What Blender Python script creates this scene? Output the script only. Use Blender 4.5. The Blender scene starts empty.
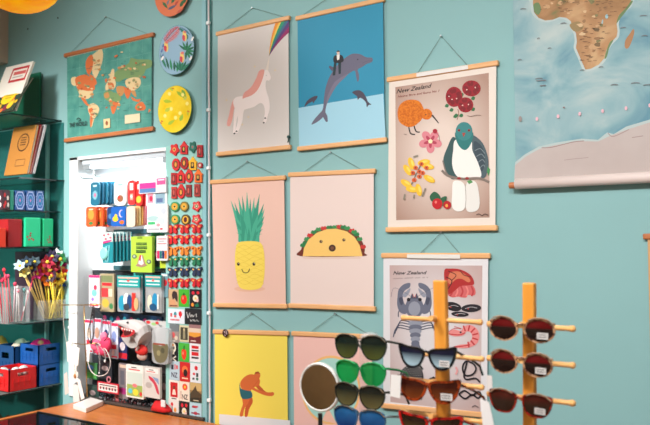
import bpy, math, random
from mathutils import Vector, Matrix
random.seed(7)
scene = bpy.context.scene
COL = scene.collection
# ------------------------------------------------------------------ camera
FPX = 750.0
CAM = Vector((1.83493428, -3.07280566, 1.52411738))
YAW, PIT, ROL = math.radians(34.436), math.radians(2.1335), math.radians(-0.47255)
cy, sy = math.cos(YAW), math.sin(YAW)
FW = Vector((-sy*math.cos(PIT), cy*math.cos(PIT), math.sin(PIT)))
R0 = Vector((cy, sy, 0)); U0 = R0.cross(FW)
RT = math.cos(ROL)*R0 + math.sin(ROL)*U0
UP = -math.sin(ROL)*R0 + math.cos(ROL)*U0
cam_data = bpy.data.cameras.new('camera'); cam = bpy.data.objects.new('camera', cam_data); COL.objects.link(cam)
m = Matrix((RT, UP, -FW)).transposed().to_4x4(); m.translation = CAM
cam.matrix_world = m
cam_data.sensor_width = 36; cam_data.lens = FPX*36/650
cam_data.clip_start = 0.05
cam_data.dof.use_dof = True; cam_data.dof.focus_distance = 2.95; cam_data.dof.aperture_fstop = 5.0
scene.camera = cam

def ray(px, py): return FW + RT*((px-325)/FPX) + UP*((212.5-py)/FPX)
def at(px, py, Y=0.0):
    v = ray(px, py); return CAM + v*((Y-CAM.y)/v.y)
def atx(px, py, X):
    v = ray(px, py); return CAM + v*((X-CAM.x)/v.x)
def atz(px, py, Z):
    v = ray(px, py); return CAM + v*((Z-CAM.z)/v.z)

# ------------------------------------------------------------------ materials
def lin(c): 
    c /= 255.0
    return c/12.92 if c <= 0.04045 else ((c+0.055)/1.055)**2.4
def L(c): return (lin(c[0]), lin(c[1]), lin(c[2]), 1)
_M = {}
def mat(c, rough=0.55, metal=0.0, spec=0.4, emit=0, var=0.0, vscale=30, trans=0.0, coat=0.0):
    k = (tuple(c), rough, metal, spec, emit, var, vscale, trans, coat)
    if k in _M: return _M[k]
    mt = bpy.data.materials.new('paint'); mt.use_nodes = True
    nt = mt.node_tree; b = nt.nodes['Principled BSDF']
    b.inputs['Base Color'].default_value = L(c)
    b.inputs['Roughness'].default_value = rough; b.inputs['Metallic'].default_value = metal
    b.inputs['Specular IOR Level'].default_value = spec
    b.inputs['Coat Weight'].default_value = coat
    if emit:
        b.inputs['Emission Color'].default_value = L(c); b.inputs['Emission Strength'].default_value = emit
    if var:
        tc = nt.nodes.new('ShaderNodeTexCoord'); n = nt.nodes.new('ShaderNodeTexNoise'); n.inputs['Scale'].default_value = vscale
        n.inputs['Detail'].default_value = 4
        r = nt.nodes.new('ShaderNodeMixRGB'); r.blend_type = 'MIX'
        d = [max(0, x*(1-var)) for x in c]; e = [min(255, x*(1+var)) for x in c]
        r.inputs[1].default_value = L(d); r.inputs[2].default_value = L(e)
        nt.links.new(tc.outputs['Object'], n.inputs['Vector']); nt.links.new(n.outputs['Fac'], r.inputs[0]); nt.links.new(r.outputs[0], b.inputs['Base Color'])
    _M[k] = mt; return mt
def ramp_mat(stops, scale, detail=5, rough=.7, stretch=(1,1,1), dist=0.0, spec=.3):
    mt = bpy.data.materials.new('pattern'); mt.use_nodes = True; nt = mt.node_tree; b = nt.nodes['Principled BSDF']
    b.inputs['Roughness'].default_value = rough; b.inputs['Specular IOR Level'].default_value = spec
    tc = nt.nodes.new('ShaderNodeTexCoord'); mp = nt.nodes.new('ShaderNodeMapping'); mp.inputs['Scale'].default_value = stretch
    n = nt.nodes.new('ShaderNodeTexNoise'); n.inputs['Scale'].default_value = scale; n.inputs['Detail'].default_value = detail; n.inputs['Distortion'].default_value = dist
    cr_ = nt.nodes.new('ShaderNodeValToRGB'); el = cr_.color_ramp.elements
    while len(el) < len(stops): el.new(.5)
    for e, (p, c) in zip(el, stops): e.position = p; e.color = L(c)
    nt.links.new(tc.outputs['Object'], mp.inputs[0]); nt.links.new(mp.outputs[0], n.inputs['Vector']); nt.links.new(n.outputs['Fac'], cr_.inputs[0]); nt.links.new(cr_.outputs[0], b.inputs['Base Color'])
    return mt
def vignette_mat(inner, outer):          # print with a tinted border as designed on the sheet
    mt = bpy.data.materials.new('tinted_print'); mt.use_nodes = True; nt = mt.node_tree; b = nt.nodes['Principled BSDF']
    b.inputs['Roughness'].default_value = .6
    tc = nt.nodes.new('ShaderNodeTexCoord'); mp = nt.nodes.new('ShaderNodeMapping')
    mp.inputs['Location'].default_value = (-.5, 0, -.5); mp.inputs['Scale'].default_value = (1, 0, 1)
    ln = nt.nodes.new('ShaderNodeVectorMath'); ln.operation = 'LENGTH'
    cr_ = nt.nodes.new('ShaderNodeValToRGB'); el = cr_.color_ramp.elements
    el[0].position = .15; el[0].color = L(inner); el[1].position = .58; el[1].color = L(outer)
    nt.links.new(tc.outputs['Generated'], mp.inputs[0]); nt.links.new(mp.outputs[0], ln.inputs[0]); nt.links.new(ln.outputs['Value'], cr_.inputs[0]); nt.links.new(cr_.outputs[0], b.inputs['Base Color'])
    return mt
def clear_mat(tint=(255,255,255), clear=.85, rough=.05, gloss=(255,255,255)):
    mt = bpy.data.materials.new('clear'); mt.use_nodes = True; nt = mt.node_tree; nt.nodes.clear()
    o = nt.nodes.new('ShaderNodeOutputMaterial'); t = nt.nodes.new('ShaderNodeBsdfTransparent'); t.inputs[0].default_value = L(tint)
    g = nt.nodes.new('ShaderNodeBsdfPrincipled'); g.inputs['Base Color'].default_value = L(gloss); g.inputs['Roughness'].default_value = rough
    mx = nt.nodes.new('ShaderNodeMixShader'); mx.inputs[0].default_value = 1-clear
    nt.links.new(t.outputs[0], mx.inputs[1]); nt.links.new(g.outputs[0], mx.inputs[2]); nt.links.new(mx.outputs[0], o.inputs[0])
    return mt
def wood_mat(a, b_, scale=9, stretch=(1, 8, 8), rough=.45):
    return ramp_mat([(.3, a), (.7, b_)], scale, 6, rough, stretch, .6, .4)
def tortoise_mat(a, b_, sc=60):
    return ramp_mat([(.42, a), (.58, b_)], sc, 2, .12, (1,1,1), .5, .6)

TEAL = (139, 183, 183)
M_wall = mat(TEAL, .6, var=.03, vscale=2.5, spec=.3)
M_walltrim = mat((136, 186, 192), .5)
M_white = mat((238, 240, 240), .5)
M_cream = mat((233, 222, 205), .6)
M_black = mat((22, 22, 24), .4)
M_bar = wood_mat((226, 168, 112), (236, 184, 130), 6)
M_bar_dark = wood_mat((176, 104, 62), (196, 122, 76), 6)
M_cord = mat((112, 134, 126), .8)
M_brass = mat((190, 150, 90), .3, .9)
M_steel = mat((190, 195, 198), .3, .8)
M_pole = wood_mat((222, 142, 46), (238, 164, 66), 10, (8, 8, 1))
M_peg = wood_mat((230, 166, 94), (242, 188, 118), 10)
M_counter = wood_mat((186, 104, 48), (208, 128, 66), 5, (1, 8, 8), .3)
M_shelfglass = clear_mat((196, 226, 222), .72, .05, (170, 200, 196))
M_glassedge = mat((10, 30, 32), .15)
M_shade_pane = clear_mat((186, 222, 220), .88, .1, (110, 180, 178))
M_fin_edge = mat((134, 196, 192), .2)
M_acrylic = clear_mat((252, 253, 253), .92, .03)
M_bag = clear_mat((235, 238, 240), .7, .15)

# ------------------------------------------------------------------ mesh builder
class MB:
    def __init__(s): s.v = []; s.f = []; s.mi = []; s.ms = []; s.T = None
    def m(s, mt):
        if mt not in s.ms: s.ms.append(mt)
        return s.ms.index(mt)
    def add(s, vs, fs, mt):
        o = len(s.v); i = s.m(mt)
        s.v += [(s.T @ Vector(p)) if s.T is not None else Vector(p) for p in vs]
        for f in fs: s.f.append([o+k for k in f]); s.mi.append(i)
        return s
    def box(s, lo, hi, mt, side=None):
        x0,y0,z0 = lo; x1,y1,z1 = hi
        vs = [(x0,y0,z0),(x1,y0,z0),(x1,y1,z0),(x0,y1,z0),(x0,y0,z1),(x1,y0,z1),(x1,y1,z1),(x0,y1,z1)]
        s.add(vs, [(3,2,1,0),(4,5,6,7)], mt)
        o = len(s.v)-8; i = s.m(side or mt)
        for f in [(0,1,5,4),(1,2,6,5),(2,3,7,6),(3,0,4,7)]: s.f.append([o+k for k in f]); s.mi.append(i)
        return s
    def hexa(s, p, mt, fm=None):      # 8 corners: front bl br tr tl, back bl br tr tl
        fs = [(0,1,2,3),(5,4,7,6),(4,0,3,7),(1,5,6,2),(3,2,6,7),(4,5,1,0)]
        s.add(p, fs[1:], mt); o = len(s.v)-8; s.f.append([o+k for k in fs[0]]); s.mi.append(s.m(fm or mt)); return s
    def tube(s, pts, r, mt, n=8, r1=None, closed=False, cap=True):
        pts = [Vector(p) for p in pts]; vs = []; N = len(pts)
        prev = None
        for i, p in enumerate(pts):
            if closed: d = pts[(i+1)%N]-pts[i-1]
            else: d = pts[min(i+1,N-1)]-pts[max(i-1,0)]
            d.normalize()
            a = prev if prev is not None else (Vector((0,0,1)) if abs(d.z) < .9 else Vector((1,0,0)))
            a = (a - d*a.dot(d))
            if a.length < 1e-6: a = d.orthogonal()
            a.normalize(); prev = a; b = d.cross(a)
            rr = r if r1 is None else r+(r1-r)*i/max(1,N-1)
            for k in range(n):
                t = 2*math.pi*k/n; vs.append(p + a*math.cos(t)*rr + b*math.sin(t)*rr)
        fs = []
        for i in range(N if closed else N-1):
            j = (i+1) % N
            for k in range(n): fs.append((i*n+k, i*n+(k+1)%n, j*n+(k+1)%n, j*n+k))
        if cap and not closed: fs += [tuple(range(n))[::-1], tuple((N-1)*n+k for k in range(n))]
        return s.add(vs, fs, mt)
    def lathe(s, c, prof, mt, n=24, axis='z'):   # prof: list of (r, h)
        c = Vector(c); vs = []; fs = []
        for r, h in prof:
            for k in range(n):
                t = 2*math.pi*k/n; a, b = r*math.cos(t), r*math.sin(t)
                vs.append(c + (Vector((a,b,h)) if axis=='z' else Vector((a,h,b)) if axis=='y' else Vector((h,a,b))))
        N = len(prof)
        for i in range(N-1):
            for k in range(n): fs.append((i*n+k, i*n+(k+1)%n, (i+1)*n+(k+1)%n, (i+1)*n+k))
        fs += [tuple(range(n))[::-1], tuple((N-1)*n+k for k in range(n))]
        return s.add(vs, fs, mt)
    def ball(s, c, r, mt, n=12, sc=(1,1,1)):
        vs = []; fs = []; R = n//2
        for i in range(R+1):
            ph = math.pi*i/R
            for k in range(n):
                t = 2*math.pi*k/n
                vs.append((c[0]+r*sc[0]*math.sin(ph)*math.cos(t), c[1]+r*sc[1]*math.sin(ph)*math.sin(t), c[2]+r*sc[2]*math.cos(ph)))
        for i in range(R):
            for k in range(n): fs.append((i*n+k, (i+1)*n+k, (i+1)*n+(k+1)%n, i*n+(k+1)%n))
        return s.add(vs, fs, mt)
    def flat(s, pts, mt): return s.add(pts, [tuple(range(len(pts)))], mt)
    def prism(s, front, d, mt, fm=None):     # front: world points, d: extrusion vector
        n = len(front); d = Vector(d); front = [Vector(p) for p in front]
        s.add(front + [p+d for p in front], [tuple(n+k for k in range(n))[::-1]] + [(k, n+k, n+(k+1)%n, (k+1)%n) for k in range(n)], mt)
        o = len(s.v)-2*n; s.f.append([o+k for k in range(n)]); s.mi.append(s.m(fm or mt)); return s
    def build(s, name, parent=None, base=None, bevel=0, smooth=False, seg=2):
        me = bpy.data.meshes.new(name)
        if parent is not None: o0 = Vector(parent.get('_o', parent.location))
        elif base is not None: o0 = Vector(base)
        else:
            xs = [p.x for p in s.v]; ys = [p.y for p in s.v]; zs = [p.z for p in s.v]
            o0 = Vector(((min(xs)+max(xs))/2, (min(ys)+max(ys))/2, min(zs)))
        me.from_pydata([tuple(p-o0) for p in s.v], [], s.f)
        for mt in s.ms: me.materials.append(mt)
        me.polygons.foreach_set('material_index', s.mi)
        if smooth: me.polygons.foreach_set('use_smooth', [True]*len(s.f))
        me.update(); me.validate()
        o = bpy.data.objects.new(name, me); COL.objects.link(o)
        if parent is not None: o.parent = parent; WO[o.name] = o0
        else: o.location = o0
        if bevel:
            b = o.modifiers.new('bevel', 'BEVEL'); b.width = bevel; b.segments = seg; b.limit_method = 'ANGLE'; b.angle_limit = math.radians(50)
        return o
WO = {}
def sub(mb, name, part, **k):      # a sub-part: same frame as its part (part sits at its thing's origin)
    o0 = WO.get(part.name, part.location)
    o = mb.build(name, None, o0, **k); o.parent = part; o.location = (0,0,0); return o
def tag(o, label, cat, group=None, kind=None):
    o['label'] = label; o['category'] = cat
    if group: o['group'] = group
    if kind: o['kind'] = kind
    return o
def thing(name, label, cat, loc, group=None):
    o = bpy.data.objects.new(name, None); COL.objects.link(o); o.location = Vector(loc); o.empty_display_size = .05
    return tag(o, label, cat, group)
def struct(mb, name, **k):
    o = mb.build(name, **k); o['kind'] = 'structure'; return o

def cr(pts, n=5, closed=True):
    P = [Vector((p[0], p[1], 0)) for p in pts]; N = len(P); out = []
    for i in range(N if closed else N-1):
        a, b, c, d = (P[(i-1)%N], P[i], P[(i+1)%N], P[(i+2)%N]) if closed else (P[max(i-1,0)], P[i], P[i+1], P[min(i+2,N-1)])
        for k in range(n):
            t = k/n
            q = .5*((2*b)+(c-a)*t+(2*a-5*b+4*c-d)*t*t+(3*b-a-3*c+d)*t**3)
            out.append((q.x, q.y))
    if not closed: out.append((P[-1].x, P[-1].y))
    return out
def ell(cx, cy_, rx, ry, n=20, rot=0):
    out = []
    for k in range(n):
        t = 2*math.pi*k/n; a, b = rx*math.cos(t), ry*math.sin(t)
        out.append((cx+a*math.cos(rot)-b*math.sin(rot), cy_+a*math.sin(rot)+b*math.cos(rot)))
    return out
_txt = {}
def text_geo(sx):
    if sx in _txt: return _txt[sx]
    cu = bpy.data.curves.new('lettering', 'FONT'); cu.body = sx; cu.offset = .022; cu.resolution_u = 2
    ob = bpy.data.objects.new('lettering', cu); COL.objects.link(ob)
    dg = bpy.context.evaluated_depsgraph_get(); dg.update()
    me = bpy.data.meshes.new_from_object(ob.evaluated_get(dg))
    vs = [tuple(v.co) for v in me.vertices]; fs = [tuple(p.vertices) for p in me.polygons]
    bpy.data.objects.remove(ob); bpy.data.curves.remove(cu); bpy.data.meshes.remove(me)
    _txt[sx] = (vs, fs); return _txt[sx]

class Art:                # flat print: layers of ink on a sheet that lies in the plane y = Y
    def __init__(s, mb, Y, zoom=(0,0,1), step=.00003):
        s.mb = mb; s.Y = Y; s.k = 1; s.step = step; s.z = zoom
    def P(s, p): return at(s.z[0]+p[0]/s.z[2], s.z[1]+p[1]/s.z[2], s.Y - s.k*s.step)
    def poly(s, pts, c, smooth=False, **k):
        if smooth: pts = cr(pts)
        mt = c if isinstance(c, bpy.types.Material) else mat(c, .6, **k)
        s.mb.flat([s.P(p) for p in pts], mt); s.k += 1; return s
    def ell(s, cx, cy_, rx, ry, c, rot=0, n=20): return s.poly(ell(cx, cy_, rx, ry, n, rot), c)
    def line(s, pts, w, c, smooth=True):
        if smooth and len(pts) > 2: pts = cr(pts, 5, False)
        l, r = [], []
        for i, p in enumerate(pts):
            a = pts[max(i-1,0)]; b = pts[min(i+1,len(pts)-1)]
            dx, dy = b[0]-a[0], b[1]-a[1]; q = math.hypot(dx, dy) or 1
            l.append((p[0]-dy/q*w/2, p[1]+dx/q*w/2)); r.append((p[0]+dy/q*w/2, p[1]-dx/q*w/2))
        mt = c if isinstance(c, bpy.types.Material) else mat(c, .6)
        vs = [s.P(p) for p in l]+[s.P(p) for p in r]; n = len(l)
        s.mb.add(vs, [(i, i+1, n+i+1, n+i) for i in range(n-1)], mt); s.k += 1; return s
    def text(s, body, a, b, h, c, shear=0.0):
        vs, fs = text_geo(body)
        x0 = min(v[0] for v in vs); x1 = max(v[0] for v in vs)
        ex = ((b[0]-a[0])/(x1-x0), (b[1]-a[1])/(x1-x0)); ey = (shear*h, -h)
        pv = [s.P((a[0]+(v[0]-x0)*ex[0]+v[1]*ey[0]/.7, a[1]+(v[0]-x0)*ex[1]+v[1]*ey[1]/.7)) for v in vs]
        s.mb.add(pv, fs, c if isinstance(c, bpy.types.Material) else mat(c, .6)); s.k += 1; return s

# ------------------------------------------------------------------ the setting
FZ, CZ = -.25, 3.3
XL, XR, YB = -3.4, 3.6, -5.4
RX0, RX1, RZ0, RZ1, RD = -2.19, -1.375, .55, 2.053, .11     # display recess
w = MB()
w.box((XL, 0, FZ), (RX0, .2, CZ), M_wall); w.box((RX1, 0, FZ), (XR, .2, CZ), M_wall)
w.box((RX0, 0, FZ), (RX1, .2, RZ0), M_wall); w.box((RX0, 0, RZ1), (RX1, .2, CZ), M_wall)
struct(w, 'wall_back', base=(0,0,FZ))
struct(MB().box((XL-.2, YB, FZ), (XL, .2, CZ), mat((190,196,190),.7)), 'wall_left')
struct(MB().box((XR, YB, FZ), (XR+.2, .2, CZ), mat((206,200,192),.7)), 'wall_right')
struct(MB().box((XL-.2, YB-.2, FZ), (XR+.2, YB, CZ), mat((206, 176, 142), .7, var=.15, vscale=3)), 'wall_front')
struct(MB().box((XL-.2, YB-.2, FZ-.1), (XR+.2, .2, FZ), wood_mat((120, 84, 56), (150, 108, 74), 3, (1,8,1), .4)), 'floor')
struct(MB().box((XL-.2, YB-.2, CZ), (XR+.2, .2, CZ+.1), mat((236, 236, 230), .8)), 'ceiling')
# recess lining and its white surround
M_lining = mat((232, 238, 240), .45)
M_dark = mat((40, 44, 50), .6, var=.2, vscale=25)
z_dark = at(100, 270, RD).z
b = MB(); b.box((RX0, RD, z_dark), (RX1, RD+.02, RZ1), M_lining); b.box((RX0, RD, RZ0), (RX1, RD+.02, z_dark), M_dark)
for py in (207, 231.5, 268):
    z_ = at(130, py, RD).z; b.box((RX0+.22, RD-.012, z_-.014), (RX1, RD, z_+.014), mat((62, 104, 112), .4))
struct(b, 'trim_1')
b = MB()
for x in (RX0-.078, ): b.box((x, -.012, .545), (RX0+.004, .0, RZ1+.02), M_white)
b.box((RX0-.078, -.012, RZ1), (RX1+.02, 0, RZ1+.02), M_white)
b.box((RX0, 0, RZ0), (RX0+.004, RD, RZ1), M_lining); b.box((RX0, 0, RZ1-.004), (RX1, RD, RZ1), M_lining)
b.box((RX1-.004, 0, RZ0), (RX1, RD, RZ1), M_lining)
b.box((RX0, -.03, .541), (RX1+.3, RD, .556), mat((92, 84, 80), .4, .4))
struct(b, 'trim_2', bevel=.002)
# beige boxed duct at the top left corner, beside the lamp
p = at(5.5, 63, -.02)
struct(MB().box((XL, -.30, p.z), (p.x, 0, CZ), mat((196, 176, 158), .7)), 'trim_3')
# slim painted strip at the joint of the two wall panels
a0 = at(203.5, 200, 0).x; a1 = at(207.6, 200, 0).x
struct(MB().box((a0, -.012, FZ), (a1, 0, CZ), M_walltrim), 'trim_4', bevel=.002)

# ------------------------------------------------------------------ vertical cable with clips
xc = at(209.3, 212, -.012).x
cb = thing('cable', 'thin pale cable running down wall joint, held by small clips', 'cable', (xc, -.012, FZ))
b = MB(); b.tube([(xc+.0022*math.sin(k*1.9), -.011, FZ+.01+k*.12) for k in range(30)], .0055, mat((222, 212, 214), .5), 8); b.build('cord', cb, smooth=True)
b = MB(); b.tube([(xc+.011, -.008, FZ+.01), (xc+.011, -.008, CZ-.01)], .0035, mat((36, 110, 104), .6), 6); b.build('wire', cb)
for py in (23, 110, 168, 235, 313, 400):
    z = at(209.3, py, -.012).z
    MB().box((xc-.012, -.024, z-.009), (xc+.012, -.003, z+.009), M_white).build('clip', cb, bevel=.003)

# ------------------------------------------------------------------ posters
PY = -.014
def bar_box(mb, a, c, h=.024, d=.02, mt=None, dy=0):
    a = Vector(a); c = Vector(c); u = Vector((0,0,h/2))
    f = Vector((0,-d,0))
    pts = [a-u, c-u, c+u, a+u]
    mb.hexa([q+f+Vector((0,dy,0)) for q in pts]+[q+Vector((0,dy,0)) for q in pts], mt)
def poster(label, TL, TR, BL, BR, cord, sheet, H=None, art=None, inset=.011, bar=M_bar, bh=.024, name='poster', group='posters on wooden hanging bars', cat='poster', split=None, shade=None):
    tl, tr = at(*TL, PY), at(*TR, PY)
    if BL is None: bl = tl - Vector((0,0,H))
    else: bl = at(*BL, PY)
    br = (bl + (tr-tl)) if BR is None else at(*BR, PY)
    mid = (bl+br)/2
    t = thing(name, label, cat, (mid.x, 0, mid.z-bh/2), group)
    ut = (tr-tl).normalized()*inset; ub = (br-bl).normalized()*inset
    mb = MB(); mb.prism([bl+ub, br-ub, tr-ut, tl+ut], (0, .001, 0), sheet)
    if art: art(mb, (tl, tr, bl, br))
    mb.build('paper_sheet', t)
    for a, c in ((tl, tr), (bl, br)):
        q = MB(); bar_box(q, a, c, bh, .02, bar, .012); q.build('wooden_bar', t, bevel=.006, seg=3)
    if cord:
        q = MB(); pts = [at(*cord[0], -.008), at(*cord[1], -.006), at(*cord[2], -.008)]
        q.tube(pts, .0013, M_cord, 5); q.build('hanging_cord', t)
        q = MB(); e = pts[1]; q.lathe((e.x, 0, e.z), [(.002, -.002), (.002, -.012), (.005, -.013), (.004, -.015)], M_steel, 8, 'y'); q.build('nail', t)
    return t

Z1 = (205, 0, 2.658); Z2 = (205, 155, 2.578); Z3 = (200, 310, 3.25); Z4 = (388, 60, 4.722); Z5 = (385, 140, 4.25)
Z6 = (380, 245, 5.0); Z7 = (380, 320, 4.043); Z8 = (505, 0, 4.483); Z9 = (505, 80, 3.545); Z10 = (60, 10, 3.04); Z11 = (150, 0, 5.662); Z12 = (150, 70, 5.662)
ZK = (380, 30, 2.023)

def art_unicorn(mb, c):
    A = Art(mb, PY, Z1)
    cols = [(240,150,50), (246,206,90), (40,150,110), (60,110,140), (92,60,120), (150,40,100)]
    ends = [(187,61),(197,58.5),(203,57.5),(213,55.5),(223,54),(223.5,70),(223.5,86)]
    def q(e, i):
        cx, cy_ = 172+i*3.0, 104+i*1.8; out = []
        for k in range(9):
            t = k/8; out.append(((1-t)**2*170+2*t*(1-t)*cx+t*t*e[0], (1-t)**2*150+2*t*(1-t)*cy_+t*t*e[1]))
        return out
    for i, col in enumerate(cols):
        A.poly(q(ends[i], i) + q(ends[i+1], i+1)[::-1][:-1], col)
    for x, y in ((132,177),(186,187),(115,311),(57,266),(99,331)):
        A.poly([(x,y-4),(x+1,y-1),(x+4,y),(x+1,y+1),(x,y+4),(x-1,y+1),(x-4,y),(x-1,y-1)], (232,212,170))
    A.poly([(159,192),(168,191),(171,150)], (240,228,215))
    A.poly([(78,262),(70,278),(64,305),(58,330),(66,335),(73,315),(77,290),(84,268)], (240,172,160), True)
    W = (252, 240, 236)
    A.poly([(158,188),(167,187),(172,196),(175,207),(170,214),(163,214),(161,226),(164,244),(170,264),(172,288),(167,306),(162,325),(155,325),(159,300),(156,280),(146,274),(130,284),(110,290),(103,295),(99,322),(90,346),(86,353),(80,350),(86,328),(87,302),(78,286),(75,268),(84,258),(104,254),(122,244),(138,224),(147,204)], W, True)
    A.poly([(93,290),(84,318),(80,352),(74,356),(76,330),(78,290)], W)
    A.poly([(152,185),(158,189),(152,213),(141,237),(126,252),(106,260),(100,262),(104,247),(122,232),(136,208),(143,190)], (240,170,158), True)
    for x, y in ((78,355),(84,349),(156,326),(160,314)): A.ell(x, y, 2.6, 2, (40,34,34))
    A.ell(163, 200, 1, 1, (60,50,50))
poster('white unicorn poster with rainbow arching from its horn', (216.3,34.2), (290,17.7), (216.3,154.3), (290.8,147),
       ((223,31),(252.5,8),(284,17)), mat((220,213,208), .6), art=art_unicorn)

def art_dolphin(mb, c):
    A = Art(mb, PY, Z1)
    A.poly([(248,287),(474,249),(480,368),(250,393)], (160,208,226))
    G = (104, 102, 122); D = (88, 84, 104)
    A.poly([(345,180),(331,174),(329,179),(338,190)], D)
    A.poly([(446,158),(442,153),(428,152),(412,144),(392,143),(375,152),(360,164),(345,182),(330,206),(320,236),(316,265),(313,290),(303,303),(290,318),(283,331),(297,325),(309,316),(314,312),(320,322),(326,323),(325,308),(320,297),(323,280),(332,258),(347,232),(367,208),(385,194),(398,188),(402,205),(405,217),(409,212),(409,198),(406,185),(418,178),(430,170),(443,165)], G, True)
    A.poly([(340,225),(352,212),(380,196),(372,206),(350,228),(330,262),(322,282),(326,256)], (120,116,136), True)
    A.ell(406, 158, 1.8, 1.6, (40,36,44))
    A.line([(418,168),(430,163),(444,161)], 1, D)
    A.poly([(343,165),(350,166),(346,200),(339,201)], (30,52,60)); A.poly([(354,165),(362,164),(361,196),(355,197)], (30,52,60))
    A.poly([(344,148),(364,147),(367,164),(343,166)], (34,34,40), True)
    A.poly([(350,145),(358,145),(357,158),(351,160)], (236,232,226))
    A.ell(354, 140, 4, 5, (222,190,170)); A.poly([(349,138),(354,133),(359,137),(356,138),(352,138)], (60,50,46))
    S = (74, 68, 84)
    A.poly([(299,255),(290,256),(280,261),(270,270),(264,284),(273,277),(281,272),(286,270),(288,275),(292,268),(297,262)], S, True)
    A.poly([(391,246),(398,241),(410,240),(420,246),(428,258),(433,270),(442,278),(435,279),(430,285),(428,273),(420,264),(412,260),(406,265),(404,256),(396,250)], S, True)
poster('blue poster of a grey dolphin carrying a small man', (295.7,18.8), (384.8,-.8), (297.5,149), (387,139.6),
       ((303,15),(338,-9),(377,-2)), ramp_mat([(.3,(40,136,170)),(.7,(56,152,184))], .8, 1, .55), art=art_dolphin)

def art_pine(mb, c):
    A = Art(mb, PY, Z2)
    A.ell(115, 345, 40, 8, (226,178,152))
    G1, G2 = (70,170,140), (52,148,122)
    tips = [(70,127),(66,116),(76,122),(74,148),(78,168),(84,188),(152,124),(154,138),(154,156),(152,172),(149,190),(86,108),(141,100),(127,108),(96,104),(108,94),(82,200),(147,203),(117,112),(100,125),(130,128),(112,135),(90,145),(138,150)]
    for i, (x, y) in enumerate(tips):
        bx = 98 + (x-70)/84*30; wv = 7
        mx, my = (bx*.55+x*.45), (222*.5+y*.5)+(-6 if abs(x-112) > 20 else 0)
        A.poly([(bx-wv,222),(mx-wv*.8,my),(x,y),(mx+wv*.8,my),(bx+wv,222)], G1 if i % 2 else G2)
    for i in range(7): 
        x = 92+i*7; A.poly([(x-6,224),(x+(i-3)*2,186-abs(i-3)*-2),(x+6,224)], G2 if i % 2 else G1)
    Y = (240, 212, 92)
    A.poly([(86,226),(110,222),(138,224),(149,236),(154,270),(153,310),(147,338),(130,347),(105,347),(88,339),(80,310),(77,270),(79,242)], Y, True)
    for i in range(7):
        y0 = 236+i*15
        A.line([(80,y0+6),(100,y0-4),(125,y0+8),(151,y0-2)], .9, (222,188,66)); A.line([(80,y0-4),(104,y0+8),(128,y0-4),(152,y0+6)], .9, (222,188,66))
    for x in (86, 126): A.ell(x, 281, 3.6, 4.4, (44,30,26)); A.ell(x+1, 279, 1, 1.2, (230,220,200))
    A.line([(95,294),(98,301),(105,304),(112,301),(115,293)], 2, (44,30,26))
poster('pink poster of a smiling yellow pineapple', (210.4,182.2), (285.7,177.5), (213.5,305), (287.6,306.3),
       ((220.5,180),(247.7,161.6),(279.5,177)), mat((230,190,174), .6), art=art_pine)

def art_taco(mb, c):
    A = Art(mb, PY, Z2)
    A.poly([(250,262),(405,262),(400,268),(255,268)], (222,196,184))
    A.poly([(247,261),(248,243),(254,225),(270,204),(300,188),(330,183),(360,184),(385,196),(402,217),(411,238),(411,252),(405,261)], (110,44,30), True)
    for k, (x, y) in enumerate([(252,232),(262,216),(270,206),(280,198),(292,191),(305,188),(320,186),(335,185),(346,184),(356,185),(366,188),(378,194),(390,204),(398,216),(407,236),(258,226),(384,198)]):
        A.poly([(x-7,y+3),(x-4,y-4),(x+1,y-3),(x+5,y-5),(x+8,y+2),(x+2,y+6)], [(40,120,70),(60,140,80),(196,54,50)][k % 3], True)
    A.poly([(252,261),(255,240),(267,218),(289,200),(315,191),(340,190),(366,197),(386,212),(399,233),(406,261)], (240,196,110))
    for x, y in ((299,223),(358,219)): A.ell(x, y, 4, 4, (78,52,36)); A.ell(x+1, y-1, 1.2, 1.2, (210,180,140))
    A.ell(328, 240, 9, 9, (72,46,34)); A.ell(328, 240, 4.5, 4.5, (120,76,50))
poster('pale pink poster of a surprised taco with filling', (288.4,174.8), (375.7,170.9), (288.8,305.5), (375.7,309),
       ((304,172),(331,152.4),(362,170)), mat((228,208,200), .6), art=art_taco)

def art_yellow(mb, c):
    A = Art(mb, PY, Z3); tl, tr, bl, br = c
    A.poly([(62,338),(293,359),(297,520),(66,520)], (222,224,226))
    O = (206,104,52); O2 = (188,88,44)
    A.poly([(150,284),(168,284),(171,300),(160,322),(154,345),(146,346),(146,326),(151,305)], O2, True)
    A.poly([(138,284),(160,286),(157,302),(144,322),(139,344),(129,344),(133,325),(139,306)], O, True)
    A.poly([(128,236),(134,256),(164,262),(169,284),(140,289),(130,270)], (36,98,108), True)
    A.poly([(185,238),(200,252),(215,266),(236,268),(241,274),(232,280),(212,276),(196,264),(182,250)], O2, True)
    A.poly([(131,236),(144,218),(163,209),(180,212),(194,226),(193,242),(180,250),(170,252),(165,262),(148,261),(134,254)], O, True)
    A.poly([(168,246),(182,256),(204,264),(224,268),(238,267),(240,276),(226,280),(204,275),(180,264),(166,256)], O, True)
    A.ell(186, 213, 10, 12, O); A.poly([(176,210),(180,201),(190,200),(197,208),(190,206),(182,207)], (150,66,34))
    A.line([(172,250),(184,236),(190,226)], 1.4, O2)
poster('yellow poster of a man in teal shorts bending forward', (213.2,331.5), (288.9,333.4), None, None,
       ((229,329),(252,313),(277,331)), mat((240,218,92), .6), H=.669, art=art_yellow)
def art_pink(mb, c):
    A = Art(mb, PY, (0,0,1))
    A.ell(331, 390, 29.5, 34.5, (240,186,120), n=40); A.ell(331, 390, 27.5, 32, (168,214,204), n=40)
    A.poly([(322,420),(328,408),(337,424)], (238,190,170))
    A.ell(340, 402, 9, 14, (150,196,190))
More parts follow.
